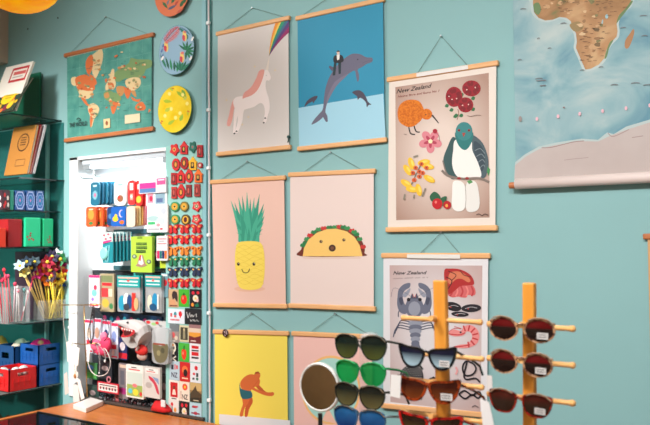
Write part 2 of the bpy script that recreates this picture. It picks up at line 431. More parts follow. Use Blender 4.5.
poster('pink poster with teal disc, half hidden behind round mirror', (291.7,333.4), (374,337), None, None,
       ((312,331),(335.4,313.7),(367.7,334)), mat((236,190,180), .6), H=.669, art=art_pink)

def art_birds(mb, c):
    A = Art(mb, PY, Z4); inner = vignette_mat((222,204,192), (170,136,120))
    q = [(395.3,87.2),(488.8,72.8),(489.6,217.6),(396.2,220.2)]
    A.z = (0,0,1); A.poly(q, inner); A.z = Z4
    K = (50,40,38)
    A.text('New Zealand', (40,158), (200,130), 20, K, .35)
    A.text('Native flora and fauna No 1', (46,178), (240,150), 10, (120,50,40), .3)
    OR = ramp_mat([(.35,(196,94,16)),(.65,(224,128,30))], 120, 3, .6)
    A.line([(97,312),(104,342),(112,350),(128,352)], 6, K); A.line([(122,306),(132,336),(150,341)], 6, K)
    A.poly([(45,250),(54,215),(80,193),(115,187),(145,194),(162,215),(170,245),(160,278),(145,296),(120,313),(92,316),(66,303),(50,284)], OR, True)
    A.ell(182, 256, 27, 26, OR); A.poly([(204,262),(212,258),(241,297),(238,300)], K); A.ell(178, 258, 3, 3, K); A.ell(194, 255, 2.4, 2.4, K)
    R = (150,16,32); R2 = (120,10,24); GR = (44,110,66)
    for x, y in ((278,216),(300,236),(322,262),(402,181),(402,233),(348,164),(318,266),(346,262)):
        A.poly([(x-10,y+4),(x-2,y-9),(x+9,y-4),(x+4,y+8)], GR, True)
    A.line([(330,232),(334,255),(326,282)], 3, (130,70,50))
    for x, y, rx, ry in ((312,174,40,48),(394,134,44,38),(366,212,37,36)):
        A.ell(x, y, rx, ry, R)
        for k in range(9):
            t = k*2.4; A.ell(x+math.cos(t)*rx*.6, y+math.sin(t)*ry*.6, rx*.28, ry*.18, R2, t)
    for x, y in ((288,172),(302,186),(324,182),(372,140),(412,130),(352,214),(380,210)): A.ell(x, y, 3, 3, (240,210,200))
    PK = (214,130,140)
    for k in range(5):
        t = k*2*math.pi/5+.3; A.ell(200+math.cos(t)*32, 384+math.sin(t)*32, 24, 19, PK, t)
        A.ell(200+math.cos(t)*18, 384+math.sin(t)*18, 14, 7, (178,60,84), t)
    A.ell(200, 384, 10, 10, (240,226,180)); A.ell(222, 336, 11, 11, (166,30,50)); A.line([(226,346),(240,356),(244,384)], 2, (130,60,60))
    A.z = ZK
    DT = (52, 84, 84); W = (236,234,228)
    A.poly([(148,216),(136,238),(128,262),(132,284),(146,302),(160,290),(160,236)], DT, True)
    A.poly([(180,214),(204,224),(217,252),(219,280),(208,300),(188,272)], (74,92,98), True)
    A.poly([(190,226),(206,236),(213,262),(206,286),(194,262)], (54,70,80), True)
    for k in range(4): A.line([(192+k*3,244+k*12),(203+k*2,240+k*11),(212,250+k*9)], 1.6, (116,130,134))
    A.poly([(153,222),(148,244),(146,272),(154,294),(172,303),(192,301),(205,294),(198,268),(187,244),(183,222)], W, True)
    A.poly([(153,206),(187,206),(184,230),(172,243),(158,232)], (36,116,114), True)
    A.ell(170, 205, 17, 19, (52,128,128)); A.poly([(166,208),(173,208),(169,217)], (170,60,50))
    for x in (160, 180): A.ell(x, 203, 2.6, 2.6, (150,30,34)); A.ell(x, 203, 1.2, 1.2, (20,20,20))
    A.poly([(149,306),(169,310),(174,338),(171,361),(158,367),(146,358),(146,330)], W, True)
    A.poly([(175,310),(194,308),(201,338),(200,360),(188,368),(174,361)], (226,224,218), True)
    A.line([(172,312),(174,340),(172,362)], 1.4, (170,164,158))
    A.line([(125,284),(140,296),(170,301),(200,300),(221,308)], 5, (130,116,106)); A.line([(127,264),(133,286),(140,296)], 2.5, (130,116,106))
    A.poly([(218,276),(223,282),(220,296),(216,286)], (70,140,80)); A.poly([(176,306),(184,303),(188,308),(180,312)], (90,150,90))
    for x in (160, 176): A.ell(x, 300, 4, 2.6, (150,40,40))
    A.z = Z5
    A.line([(160,85),(150,110),(130,150),(112,190)], 4, (120,104,90)); 
    for x, y, r in ((96,128,-.6),(90,185,-1.0),(115,210,-1.4),(143,212,-1.8),(188,165,.5),(182,112,.2),(112,100,-.3),(165,95,-.2)):
        A.ell(x, y, 27, 13, (238,190,52), r if x > 140 else math.pi/2+r)
        A.ell(x+4, y-3, 14, 5, (248,212,96), r if x > 140 else math.pi/2+r)
    for x, y in ((124,170),(146,134),(155,102),(176,118),(146,155),(118,140),(160,140),(130,118)): A.ell(x, y, 10, 9, (214,96,44)); A.ell(x, y, 3.5, 3.5, (120,40,30))
    for a, e in (((84,230),(80,254)),((172,205),(158,240)),((125,232),(122,248)),((120,72),(140,66))): A.line([a, e], 7, (140,132,116))
    A.poly([(190,240),(208,220),(228,230),(238,252),(222,258),(200,262)], (40,92,62), True); A.poly([(238,248),(262,240),(256,268),(244,282)], (40,92,62), True)
    A.ell(222, 271, 22, 23, (190,20,30)); A.ell(264, 276, 17, 18, (180,20,30)); A.ell(262, 279, 6, 7, (236,170,80)); A.ell(216, 264, 5, 6, (230,120,110))
    A.line([(388,318),(400,314),(412,322),(424,314),(438,320)], 3, (80,62,54))
    for x, y in ((176,200),(416,200)): pass
    A.z = Z4
    A.line([(374,262),(392,266),(418,260),(440,262)], 2, (120,100,90)); A.line([(74,350),(88,352)], 2, (120,100,90))
tb = poster('cream New Zealand print of orange kiwi and white-breasted pigeon', (387,80), (498.7,62.8), (385.8,229.8), (497.8,227.8),
       ((417,74),(441.3,36),(468,66)), mat((228,216,204), .6), art=art_birds)
def label_strip(t, a, c):
    q = MB(); a = at(*a, PY-.0095); c = at(*c, PY-.0095); u = Vector((0,0,.009))
    q.prism([a-u, c-u, c+u, a+u], (0,.001,0), mat((226,222,216), .5)); q.build('paper_strip', t)['label'] = 'white paper strip on the bar'
label_strip(tb, (416.5,75), (468,67))

def art_sea(mb, c):
    A = Art(mb, PY, (0,0,1))
    A.poly([(389.6,265.2),(482.4,265.6),(480.6,412),(390.4,402)], vignette_mat((216,212,214), (190,164,160)))
    A.z = Z6; K = (44,40,46)
    A.text('New Zealand', (66,148), (228,146), 17, K, .35); [A.line([(66+o+k*4, 168-(o+k*4)*.035+(3 if k % 2 else -3)) for k in range(n_)], 1.6, (130,110,110)) for o, n_ in ((0,13),(56,12),(108,8),(146,4),(166,3))]
    G, D, Lg = (104,108,126), (72,76,94), (146,150,164)
    for sx in (1, -1):
        f = lambda p: ((172+(p[0]-172)*sx), p[1])
        A.line([f((130,300)),f((95,330)),f((92,360))], 5, D)
        A.poly([f(p) for p in [(88,252),(94,222),(118,197),(150,190),(148,212),(124,228),(114,252),(120,288),(140,322),(128,345),(100,336),(86,300)]], G, True)
        A.poly([f(p) for p in [(112,250),(135,228),(152,216),(146,240),(126,262)]], Lg, True)
        A.poly([f(p) for p in [(94,268),(110,262),(116,290),(104,300)]], D, True)
        A.line([f((160,262)),f((128,240)),f((70,215)),f((56,260))], 1.5, D)
    A.ell(172, 312, 46, 54, G); A.ell(172, 318, 30, 36, Lg); A.poly([(150,268),(160,240),(172,262),(184,240),(194,268)], D)
    for x in (143, 200): A.ell(x, 273, 9, 9, (30,26,32))
    A.line([(164,244),(168,262)], 3, (196,100,90)); A.line([(180,244),(176,262)], 3, (196,100,90))
    A.z = Z7
    for sx in (1, -1):
        for k in range(4):
            f = lambda p: (143+(p[0]-143)*sx, p[1]); A.line([f((128-k*2,10+k*10)),f((86-k*6,2+k*10)),f((72-k*6,30+k*13))], 4, D)
    for k in range(6): A.ell(143, 14+k*16, 30-k*2.6, 12, G if k % 2 else Lg)
    A.poly([(126,100),(160,100),(172,132),(143,124),(114,132)], G)
    # red shell
    A.z = Z6; R, R2 = (172,42,42), (206,118,84)
    A.poly([(330,225),(380,205),(450,196),(472,214),(478,240),(468,252),(440,250),(432,262),(405,262),(392,258),(362,262),(340,250)], (206,100,100), True)
    for k in range(5): A.line([(352+k*26,205),(362+k*26,232),(350+k*27,256)], 8, (224,130,124) if k % 2 else (186,60,64))
    A.poly([(322,126),(350,118),(396,121),(440,140),(464,166),(470,196),(442,202),(402,206),(370,232),(340,244),(324,200)], R, True)
    A.poly([(350,140),(390,132),(430,150),(452,176),(440,186),(410,170),(380,172),(352,196),(340,180)], R2, True)
    A.line([(330,160),(360,180),(340,220)], 5, (70,24,28)); A.line([(340,130),(380,150),(360,176)], 4, (70,24,28)); A.line([(400,126),(420,150),(456,160)], 4, (90,30,30))
    # mussels
    for (x, y, rx, ry, ro) in ((366,308,42,22,.25),(456,316,50,20,-.05),(400,346,44,13,.05)):
        A.ell(x, y, rx, ry, (34,30,36), ro); A.line([(x-rx*.6,y+2),(x,y-ry*.3),(x+rx*.6,y)], 2, (210,204,208)); A.ell(x-rx*.3, y+3, 4, 3, (196,60,60))
    # prawn
    A.z = Z7; P, P2 = (190,56,60), (226,140,138)
    A.poly([(272,52),(298,38),(326,44),(338,28),(362,20),(388,32),(402,60),(394,92),(366,110),(330,114),(296,110),(322,100),(352,96),(370,78),(370,56),(352,46),(336,62),(312,66),(292,64)], P2, True)
    for k in range(7):
        t = -1.9+k*.55; A.line([(352+22*math.cos(t),66+22*math.sin(t)),(352+46*math.cos(t),66+46*math.sin(t))], 6, P)
    A.line([(276,56),(318,60),(345,52)], 4, P); A.line([(272,52),(300,34),(330,36),(300,26)], 2, P); A.ell(326, 50, 4, 4, K); A.line([(300,108),(330,106),(365,100)], 4, P)
    # dotted urchin
    A.ell(128, 228, 48, 46, (34,32,36)); 
    for r in range(1, 5):
        for k in range(6*r): A.ell(128+r*9.5*math.cos(k*6.283/(6*r)), 224+r*9*math.sin(k*6.283/(6*r)), 1.8, 1.8, (226,226,226), n=6)
    A.ell(216, 240, 18, 9, (60,56,60)); A.line([(205,250),(216,230),(228,250)], 4, K)
    # weed and hooks
    A.line([(352,152),(358,166),(378,178),(388,198),(374,220),(346,224),(334,200),(338,178),(352,166),(344,200),(340,228),(350,240),(386,236),(404,252)], 7, K)
    A.line([(318,300),(342,286),(372,304),(396,290),(408,302),(396,316),(372,302),(344,318),(318,300)], 7, K)
    A.line([(306,190),(312,205),(306,220)], 8, (226,160,160))
    A.line([(372,352),(384,346),(398,354)], 3, (90,80,80))
ts = poster('pale New Zealand print of grey crayfish and red sea creatures', (381.4,255.4), (490.6,255.8), (381.2,405.4), (489.4,415.5),
       ((419.6,254),(441.6,232),(460,254)), mat((222,220,222), .6), art=art_sea)
label_strip(ts, (407,256.2), (460,256.6))

# vintage world map
def art_map(mb, c):
    A = Art(mb, PY, Z10)
    OC = ramp_mat([(.35,(72,142,132)),(.65,(92,160,146))], 14, 4, .6)
    A.z = (0,0,1); A.poly([(67,57.5),(151.8,37.2),(151.6,127),(67.4,138)], OC); A.z = Z10
    O, C_, G, E2 = (214,112,60), (226,200,150), (120,152,98), (196,140,84)
    for k in range(1, 6): A.line([(22,144+k*40),(280,78+k*50)], .6, (120,176,160), False)
    for k in range(1, 7): A.line([(22+k*38,140-k*8),(22+k*38,388-k*5)], .6, (120,176,160), False)
    A.poly([(95,142),(112,126),(126,118),(131,140),(124,172),(110,206),(100,196),(96,168)], C_, True)
    A.poly([(80,152),(95,136),(102,152),(96,184),(86,196),(78,176)], O, True); A.poly([(88,196),(104,204),(112,222),(100,228)], O, True)
    A.poly([(34,208),(48,203),(54,214),(48,230),(36,226)], C_, True)
    A.poly([(48,206),(76,196),(92,206),(100,220),(106,238),(96,246),(70,246),(54,240),(48,226)], O, True)
    A.poly([(58,242),(84,246),(100,246),(94,262),(84,270),(68,268),(58,254)], C_, True)
    A.poly([(64,266),(76,270),(84,284),(92,290),(84,292),(72,280)], O, True)
    A.poly([(86,292),(102,283),(119,298),(114,318),(104,332),(98,352),(92,354),(92,326),(86,308)], C_, True)
    A.poly([(92,322),(100,330),(96,352),(92,354)], O, True); A.poly([(88,300),(100,300),(96,314),(88,310)], O, True)
    A.poly([(133,252),(150,244),(162,250),(178,254),(186,270),(176,284),(170,302),(161,317),(154,300),(150,280),(136,270)], G, True)
    A.poly([(156,280),(174,282),(170,302),(161,317),(155,300)], O, True); A.poly([(134,256),(146,250),(150,264),(138,268)], E2, True)
    A.poly([(138,240),(140,226),(150,208),(156,184),(164,180),(166,206),(170,226),(162,242),(150,238),(144,246)], C_, True)
    A.poly([(136,212),(142,206),(144,216),(138,222)], O); A.poly([(146,222),(160,222),(164,236),(150,240)], O, True)
    A.poly([(166,192),(184,176),(208,162),(216,146),(236,150),(276,152),(278,172),(262,180),(254,196),(240,208),(222,212),(200,208),(180,218),(168,214)], G, True)
    A.poly([(198,216),(216,206),(240,206),(246,222),(236,238),(218,246),(204,236)], C_, True)
    A.poly([(190,232),(204,238),(216,246),(206,270),(196,252)], O, True); A.poly([(172,234),(190,232),(196,246),(186,262),(174,252)], E2, True)
    A.poly([(216,246),(228,246),(232,264),(222,258)], E2, True); A.poly([(214,262),(232,272),(246,270),(240,280),(222,276)], O)
    A.poly([(228,296),(236,284),(250,279),(260,294),(256,304),(240,306),(232,304)], O, True); A.poly([(270,300),(276,304),(268,314)], O)
    rm = random.Random(2)
    for (x0_, x1_, y0_, y1_, n_) in ((50,100,205,268,16),(88,114,290,330,7),(138,180,256,300,12),(146,166,196,244,9),(175,265,160,205,16),(204,240,212,240,9),(232,256,286,302,5),(104,126,130,190,6)):
        for k in range(n_):
            x, y, r_ = rm.uniform(x0_, x1_), rm.uniform(y0_, y1_), rm.uniform(2.5, 6); A.poly([(x+r_*rm.uniform(.6,1.3)*math.cos(i*1.05), y+r_*rm.uniform(.5,1)*math.sin(i*1.05)) for i in range(6)], rm.choice([O, C_, G, E2, (180,90,50), (150,150,100), (206,170,120)]))
    for k in range(60):
        x, y = rm.uniform(30, 272), rm.uniform(150, 370); A.line([(x, y), (x+rm.uniform(5, 14), y-1.5)], 1, (52,104,98), False)
    A.ell(170, 140, 6, 3, O, -.5); A.ell(188, 128, 4, 2, C_); A.ell(130, 198, 4, 3, E2)
    A.poly([(132,332),(152,329),(152,357),(133,360)], C_); A.poly([(197,320),(243,314),(243,340),(197,346)], (222,208,172)); A.ell(142, 344, 4, 7, (150,90,60))
    A.text('THE WORLD', (28,357), (82,350), 13, (40,62,62)); A.line([(50,334),(56,328),(62,334),(56,338)], 2, (40,62,62))
    A.poly([(90,380),(200,372),(240,371),(110,384)], E2)
poster('vintage teal world map with orange bars on left wall', (64.3,55.7), (154,34.3), (64.6,140.6), (153.7,128.4),
       ((71.5,52),(106,17),(148,34)), mat((224,206,176), .6), art=art_map, inset=.03, bar=M_bar_dark, bh=.026, name='world_map', group='wall maps', cat='map')

# large map at the right
tl = at(517.3, 0, -.03); bl = at(512.5, 186, -.03); tl.z = 2.95; x0 = at(514.5, 90, -.03).x; x1 = x0+1.15; zb = bl.z
t = thing('world_map', 'large pale blue wall map of southern Africa above Antarctica', 'map', (x0+.57, 0, zb-.02), 'wall maps')
mb = MB(); ocean = ramp_mat([(.34,(94,142,158)),(.46,(124,164,172)),(.56,(146,177,181)),(.7,(178,193,190))], 3.6, 6, .5, (1,1,1.3), .8)
mb.prism([(x0,-.03,zb+.012),(x1,-.03,zb+.012),(x1,-.03,2.95),(x0,-.03,2.95)], (0,.002,0), ocean)
A = Art(mb, -.03, Z8)
land = ramp_mat([(.3,(104,122,76)),(.42,(160,120,80)),(.55,(182,138,96)),(.72,(206,172,128))], 7, 8, .6, (1,1,1), .5)
ice = ramp_mat([(.35,(182,168,163)),(.65,(192,180,175))], 4, 4, .5)
shelf_sea = mat((176,192,190), .5); deep = ramp_mat([(.4,(104,150,168)),(.6,(122,166,180))], 5, 3, .5)
A.poly([(110,-120),(114,20),(120,58),(144,86),(180,100),(216,95),(245,83),(268,88),(286,102),(292,125),(308,152),(312,186),(308,216),(326,258),(340,294),(356,320),(388,316),(424,298),(452,268),(464,228),(480,200),(508,170),(514,140),(510,108),(520,74),(550,44),(574,10),(590,-120)], shelf_sea, True)
A.poly([(120,-120),(126,20),(130,55),(150,80),(180,92),(215,88),(245,76),(275,80),(295,95),(302,120),(318,150),(322,185),(318,215),(335,255),(350,290),(360,312),(385,308),(420,290),(445,262),(455,225),(470,195),(500,165),(505,140),(500,105),(510,70),(540,40),(565,5),(580,-120)], land)
A.poly([(575,130),(579,150),(562,200),(548,218),(537,210),(540,180),(560,150)], mat((170,122,80), .6), True)
GRN = mat((104,130,84), .6)
A.poly([(128,20),(150,12),(162,40),(150,66),(132,52)], GRN, True); A.poly([(446,262),(456,225),(470,190),(486,180),(468,214),(456,256)], GRN, True); A.poly([(500,105),(512,68),(542,36),(566,4),(572,10),(546,46),(516,84)], GRN, True)
A.poly([(290,110),(330,96),(352,120),(330,140),(306,138)], mat((150,126,82), .6), True)
A.ell(456, 74, 7, 10, (150,186,192)); A.ell(436, 100, 3, 14, (150,186,192), .2)
rl = random.Random(5)
for k in range(70):
    x, y = rl.uniform(140, 540), rl.uniform(-60, 300)
    if (y < 60 and 150 < x < 530) or (y < 270 and 335 < x < 445):
        r_ = rl.uniform(5, 15); A.poly([(x+r_*rl.uniform(.6,1.6)*math.cos(i*.9), y+r_*rl.uniform(.5,1)*math.sin(i*.9)) for i in range(7)], mat(rl.choice([(150,112,74),(196,156,112),(128,122,78),(210,178,136),(166,124,84),(120,96,62)]), .6), True)
for k in range(190):      # place-name ticks printed over the land
    x, y = random.uniform(150, 540), random.uniform(-40, 290)
    if (y < 70 and 140 < x < 545) or (y < 290 and 330 < x < 450): A.line([(x, y), (x+random.uniform(8, 22), y-1.5)], 1.5, (92,66,48), False)
for x, y, w_ in ((82,40,26),(150,172,12),(200,216,16),(66,268,18),(152,352,34),(168,384,20),(262,104,28),(530,124,24),(620,70,30),(625,160,26),(490,380,34),(585,372,40),(640,380,40),(430,300,20),(345,314,20)):
    A.line([(x-w_/2, y+2), (x, y-2), (x+w_/2, y)], 3, (120,120,124))
A.z = Z9
A.poly([(36,292),(70,264),(120,236),(180,222),(270,208),(330,212),(362,186),(385,192),(430,165),(514,140),(640,110),(780,106),(780,318),(32,370)], shelf_sea)
A.poly([(36,302),(72,272),(122,244),(180,230),(270,217),(330,218),(372,198),(432,176),(514,150),(640,122),(780,116),(780,320),(32,372)], ice)
for x, y in ((113,138),(188,129),(265,120),(346,110),(429,100),(513,90)): A.ell(x, y, 5, 7, (226,180,190))
A.line([(210,284),(250,279),(296,275)], 2, (160,140,136)); A.line([(450,204),(490,198)], 3, (160,140,136)); A.line([(130,240),(168,238),(240,220),(280,216)], 3, (150,130,126)); A.line([(365,188),(385,200),(440,175)], 3, (160,140,136))
A.ell(54, 138, 6, 10, (150,140,136)); A.line([(110,2),(146,0)], 3, (130,130,134)); A.line([(124,20),(144,18)], 3, (130,130,134)); A.ell(209, 97, 4, 3, (140,120,120))
mb.build('paper_sheet', t)
q = MB(); q.tube([(x0-.0, -.034, zb+.007), (x1, -.034, zb+.007)], .022, mat((222,206,200), .45), 16); q.build('rolled_edge', t, smooth=True)
q = MB(); q.tube([(x0-.026, -.036, zb+.002), (x1+.026, -.036, zb+.002)], .0135, M_bar_dark, 12); q.build('wooden_bar', t)
q = MB(); q.tube([(x0-.026, -.03, 2.95), (x1+.026, -.03, 2.95)], .0135, M_bar_dark, 12); q.build('wooden_bar', t)

q = MB(); q.tube([(x0+.5, 0, 2.956), (x0+.5, -.034, 2.956)], .004, M_steel, 8); q.build('nail', t)
# poster edge at far right
p = at(643, 236.5, PY); p2 = at(647.5, 236.5, PY)
t = thing('poster', 'tan poster at right edge hanging from a wooden bar', 'poster', (p.x+.3, 0, p.z-.85), 'posters on wooden hanging bars')
q = MB(); q.prism([(p2.x,PY,p.z-.85),(p.x+.6,PY,p.z-.85),(p.x+.6,PY,p.z),(p2.x,PY,p.z)], (0,.001,0), mat((206,160,112), .6)); q.build('paper_sheet', t)
for z in (p.z, p.z-.85):
    q = MB(); bar_box(q, (p.x,PY,z), (p.x+.61,PY,z), .022, .02, M_bar_dark, .012); q.build('wooden_bar', t, bevel=.005)

# round badge pinned on the bar of the yellow poster
c = at(225.5, 333, PY-.01); t = thing('badge', 'dark round badge on top bar of yellow poster', 'badge', c)
MB().lathe(c, [(.020,.001),(.021,-.002),(.018,-.005),(.002,-.006)], mat((52,18,24), .3), 20, 'y').build('badge_disc', t)
q = MB(); A = Art(q, c.y-.0065, Z3)
for a in (((78,68),(82,76)),((84,66),(88,80)),((79,80),(84,84))): A.line([a[0], a[1]], 1.8, (220,190,190))
q.build('print', t)
# small dark clip near the unicorn poster
c = at(289.3, 137, -.006); t = MB(); t.lathe((c.x,-.0,c.z), [(.004,-.001),(.004,-.012),(.008,-.013),(.008,-.017)], mat((34,74,70), .5), 10, 'y'); t.tube([(c.x,-.014,c.z),(c.x+.004,-.02,c.z-.02),(c.x-.003,-.016,c.z-.028)], .003, mat((34,74,70), .5), 6)
tag(t.build('wall_hook'), 'tiny dark green hook beside lower right corner of unicorn poster', 'hook')

# ------------------------------------------------------------------ plates
def plate(label, cpx, rpx, base, art, zoom, tilt=0):
    c = at(*cpx, -.02); R = at(cpx[0], cpx[1]-rpx, -.02).z - c.z
    t = thing('plate', label, 'plate', (c.x, 0, c.z-R), 'decorative plates on the wall')
    b = MB(); b.lathe((c.x,0,c.z), [(R*.45,-.002),(R*.5,-.004),(R*.92,-.02),(R,-.027),(R*.995,-.0285),(R*.9,-.0270)], base, 48, 'y'); b.build('dish', t, smooth=True)
    q = MB(); A = Art(q, -.0285, zoom); A.clip = ((cpx[0]-zoom[0])*zoom[2], (cpx[1]-zoom[1])*zoom[2], rpx*.70*zoom[2], rpx*.965*zoom[2]); art(A, c, R); q.build('painted_face', t)
def p_leaf(A, x, y, l, w, a, c):
    ca, sa = math.cos(a), math.sin(a)
    def cl(p_):
        (ex, ey, rx, ry) = A.clip; u, v = (p_[0]-ex)/rx, (p_[1]-ey)/ry; q = math.hypot(u, v)
        return p_ if q <= 1 else (ex+u/q*rx, ey+v/q*ry)
    pts = [(0,0),(l*.3,w*.5),(l*.65,w*.4),(l,0),(l*.65,-w*.4),(l*.3,-w*.5)]
    A.poly([cl((x+u*ca-v*sa, y+u*sa+v*ca)) for u, v in pts], c)
def face(A, c, R, col, k=.985):
    old = A.z; A.mb.flat([(c.x+R*k*math.cos(i*math.pi/24), A.Y, c.z+R*k*math.sin(i*math.pi/24)) for i in range(48)][::-1], col if not isinstance(col, tuple) else mat(col, .25)); A.z = old
def art_p1(A, c, R):
    face(A, c, R, (228,128,92))
    for x, y, l, w, a, col in ((70,10,50,16,.9,(60,110,70)),(100,55,60,16,-.5,(88,96,120)),(120,20,50,15,-1.0,(60,110,70)),(170,40,50,18,-1.1,(50,100,60)),(150,75,50,14,-.6,(196,90,70)),(190,20,40,16,-1.2,(40,96,60)),(95,30,40,12,-1.2,(120,120,130)),(140,30,36,12,-.9,(190,70,60)),(160,85,40,12,-.3,(50,60,56))):
        p_leaf(A, x, y, l, w, a, col)
plate('coral plate with dark leaves, cut off by top of the picture', (173, -8), 24.5, mat((226,128,96), .25), art_p1, Z11)
def art_p2(A, c, R):
    face(A, c, R, (150,184,206))
    for k in range(13):
        t = k/12; x, y = 84+74*t, 232-78*t
        ln = 16+26*math.sin(math.pi*min(1,t*.8+.15)); p_leaf(A, x, y, ln, 5.5, .35+.3*t, (206,52,44) if k % 2 else (226,84,60)); p_leaf(A, x, y, ln*.8, 5.5, -1.9+.2*t, (220,70,54) if k % 2 else (190,44,40))
    A.line([(82,236),(120,190),(160,152)], 3, (150,30,30))
    for k in range(6): p_leaf(A, 78+k*15, 384+k*5, 92-k*7, 13, -2.1+k*.13, (40,120+k*6,92) if k % 2 else (26,96,72))
    for k in range(9): p_leaf(A, 206, 286, 56, 13, -2.5+k*.52, (36,128,84) if k % 2 else (26,100,72))
    for k in range(6): p_leaf(A, 178, 402, 66, 14, -2.4+k*.32, (44,126,96) if k % 2 else (30,104,80))
    for k in range(5): p_leaf(A, 160+k*12, 160+k*8, 34, 12, .4+k*.25, (44,120,110))
    for x, y in ((62,300),(66,330),(70,270)): p_leaf(A, x, y, 30, 10, -1.2, (90,120,170))
    for x, y in ((96,270),(186,330),(200,210)):
        A.poly([(x-14,y-32),(x+2,y-28),(x+8,y+4),(x-2,y+24),(x-14,y+8)], (236,200,110), True); A.poly([(x-16,y-10),(x-2,y-6),(x-4,y+22),(x-16,y+14)], (208,66,80), True); A.ell(x-2, y-30, 9, 8, (224,120,110))
    for x, y in ((70,330),(240,220),(230,330)): A.ell(x, y, 6, 14, (236,236,230), .5)
    for k in range(6): p_leaf(A, 170+k*8, 158+k*6, 30, 9, -.9+k*.2, (60,120,140))
plate('blue plate with border of red fern, parrots and green leaves', (177.2, 50.3), 24.6, mat((40,120,112), .25), art_p2, Z11)
def art_p3(A, c, R):
    face(A, c, R, ramp_mat([(.35,(232,196,30)),(.65,(244,214,60))], 14, 3, .3))
    for x, y, l, w, a, col in ((75,175,50,20,.1,(170,190,40)),(85,235,40,22,-.6,(186,196,60)),(150,120,60,18,.7,(150,180,50)),(180,110,50,20,1.1,(120,170,60)),(170,290,44,20,-1.2,(150,186,56)),(100,310,50,18,-.6,(160,186,50)),(190,170,30,14,-.8,(200,200,90)),(130,120,40,14,-2.2,(176,190,60)),(215,225,36,14,1.6,(190,190,50))): p_leaf(A, x, y, l, w, a, col)
    for x, y in ((110,135),(185,140),(85,260),(145,270),(210,190),(170,245),(120,220)):
        A.ell(x, y, 9, 11, (246,232,130))
    for x, y in ((130,105),(68,290),(217,235),(62,300)): A.ell(x, y, 7, 4, (206,110,40), .4)
plate('yellow plate with green leaf pattern, lowest of the three', (175.5, 109.3), 23.6, mat((70,150,70), .3), art_p3, Z12)

# ------------------------------------------------------------------ lamp (top left)
lc = at(20, -19.5, -1.0)
t = thing('pendant_lamp', 'glowing yellow paper pendant lamp at top left corner', 'lamp', (lc.x, lc.y, lc.z-.2))
R = at(20, -19.5-0, -1.0).z; rad = at(20, -50.5, -1.0).z - lc.z
def lamp_mat():
    mt = ramp_mat([(.35,(238,130,0)),(.55,(255,176,0)),(.72,(255,206,30))], 4, 3, .6, (1,1,1), .4)
    nt = mt.node_tree; b_ = nt.nodes['Principled BSDF']; r_ = [n for n in nt.nodes if n.type == 'VALTORGB'][0]
    nt.links.new(r_.outputs[0], b_.inputs['Emission Color']); b_.inputs['Emission Strength'].default_value = 1.25; return mt
prof = []
for k in range(1, 32):
    ph = math.pi*k/32; rr = rad*1.28*math.sin(ph); prof.append((rr*(1+.008*math.cos(k*math.pi)), -rad*math.cos(ph)))
MB().lathe(lc, prof, lamp_mat(), 40).build('lamp_shade', t, smooth=True)
MB().tube([(lc.x,lc.y,lc.z+rad*.98),(lc.x,lc.y,CZ)], .004, M_white, 6).build('lamp_cord', t)
# two tiny screws in the wall near the map
for px, py, lab in ((28,29,'small dark screw head in wall, left and lower of two'), (58,18,'small dark screw head in wall, right and upper of two')):
    c = at(px, py, 0); tag(MB().lathe((c.x,0,c.z), [(.006,0),(.006,-.003),(.003,-.004)], mat((60,78,70), .5, .4), 10, 'y').build('screw'), lab, 'screw', 'screws in the wall')

# ------------------------------------------------------------------ glass shelving unit
SX = -2.364
shelfz = [2.328, 1.932, 1.729, 1.499, 1.034, .612]
depth = [.369, .33, .33, .33, .33, .52]
t = thing('glass_shelving', 'wall shelving of dark-edged glass shelves at left', 'shelving', (-2.8, -.2, shelfz[-1]))
shelfx = [SX, -2.335, -2.378, -2.376, -2.272, -2.351]
for z, d, x in zip(shelfz, depth, shelfx):
    MB().box((-3.3, -d, z-.009), (x, -.001, z), M_shelfglass, M_glassedge).build('shelf', t)
zt = at(63, 121, 0).z-.012
MB().box((-3.3, -.008, FZ+.02), (at(63, 250, -.005).x, -.002, zt), M_shade_pane).build('shade_panel', t)  # tinted sheet added to darken the wall behind the shelves, as shade would
fx = at(46, 250, -.03).x
for x in (fx, -3.22):
    MB().box((x-.008, -.034, FZ+.02), (x+.008, -.009, zt), M_fin_edge).build('upright', t, bevel=.002)
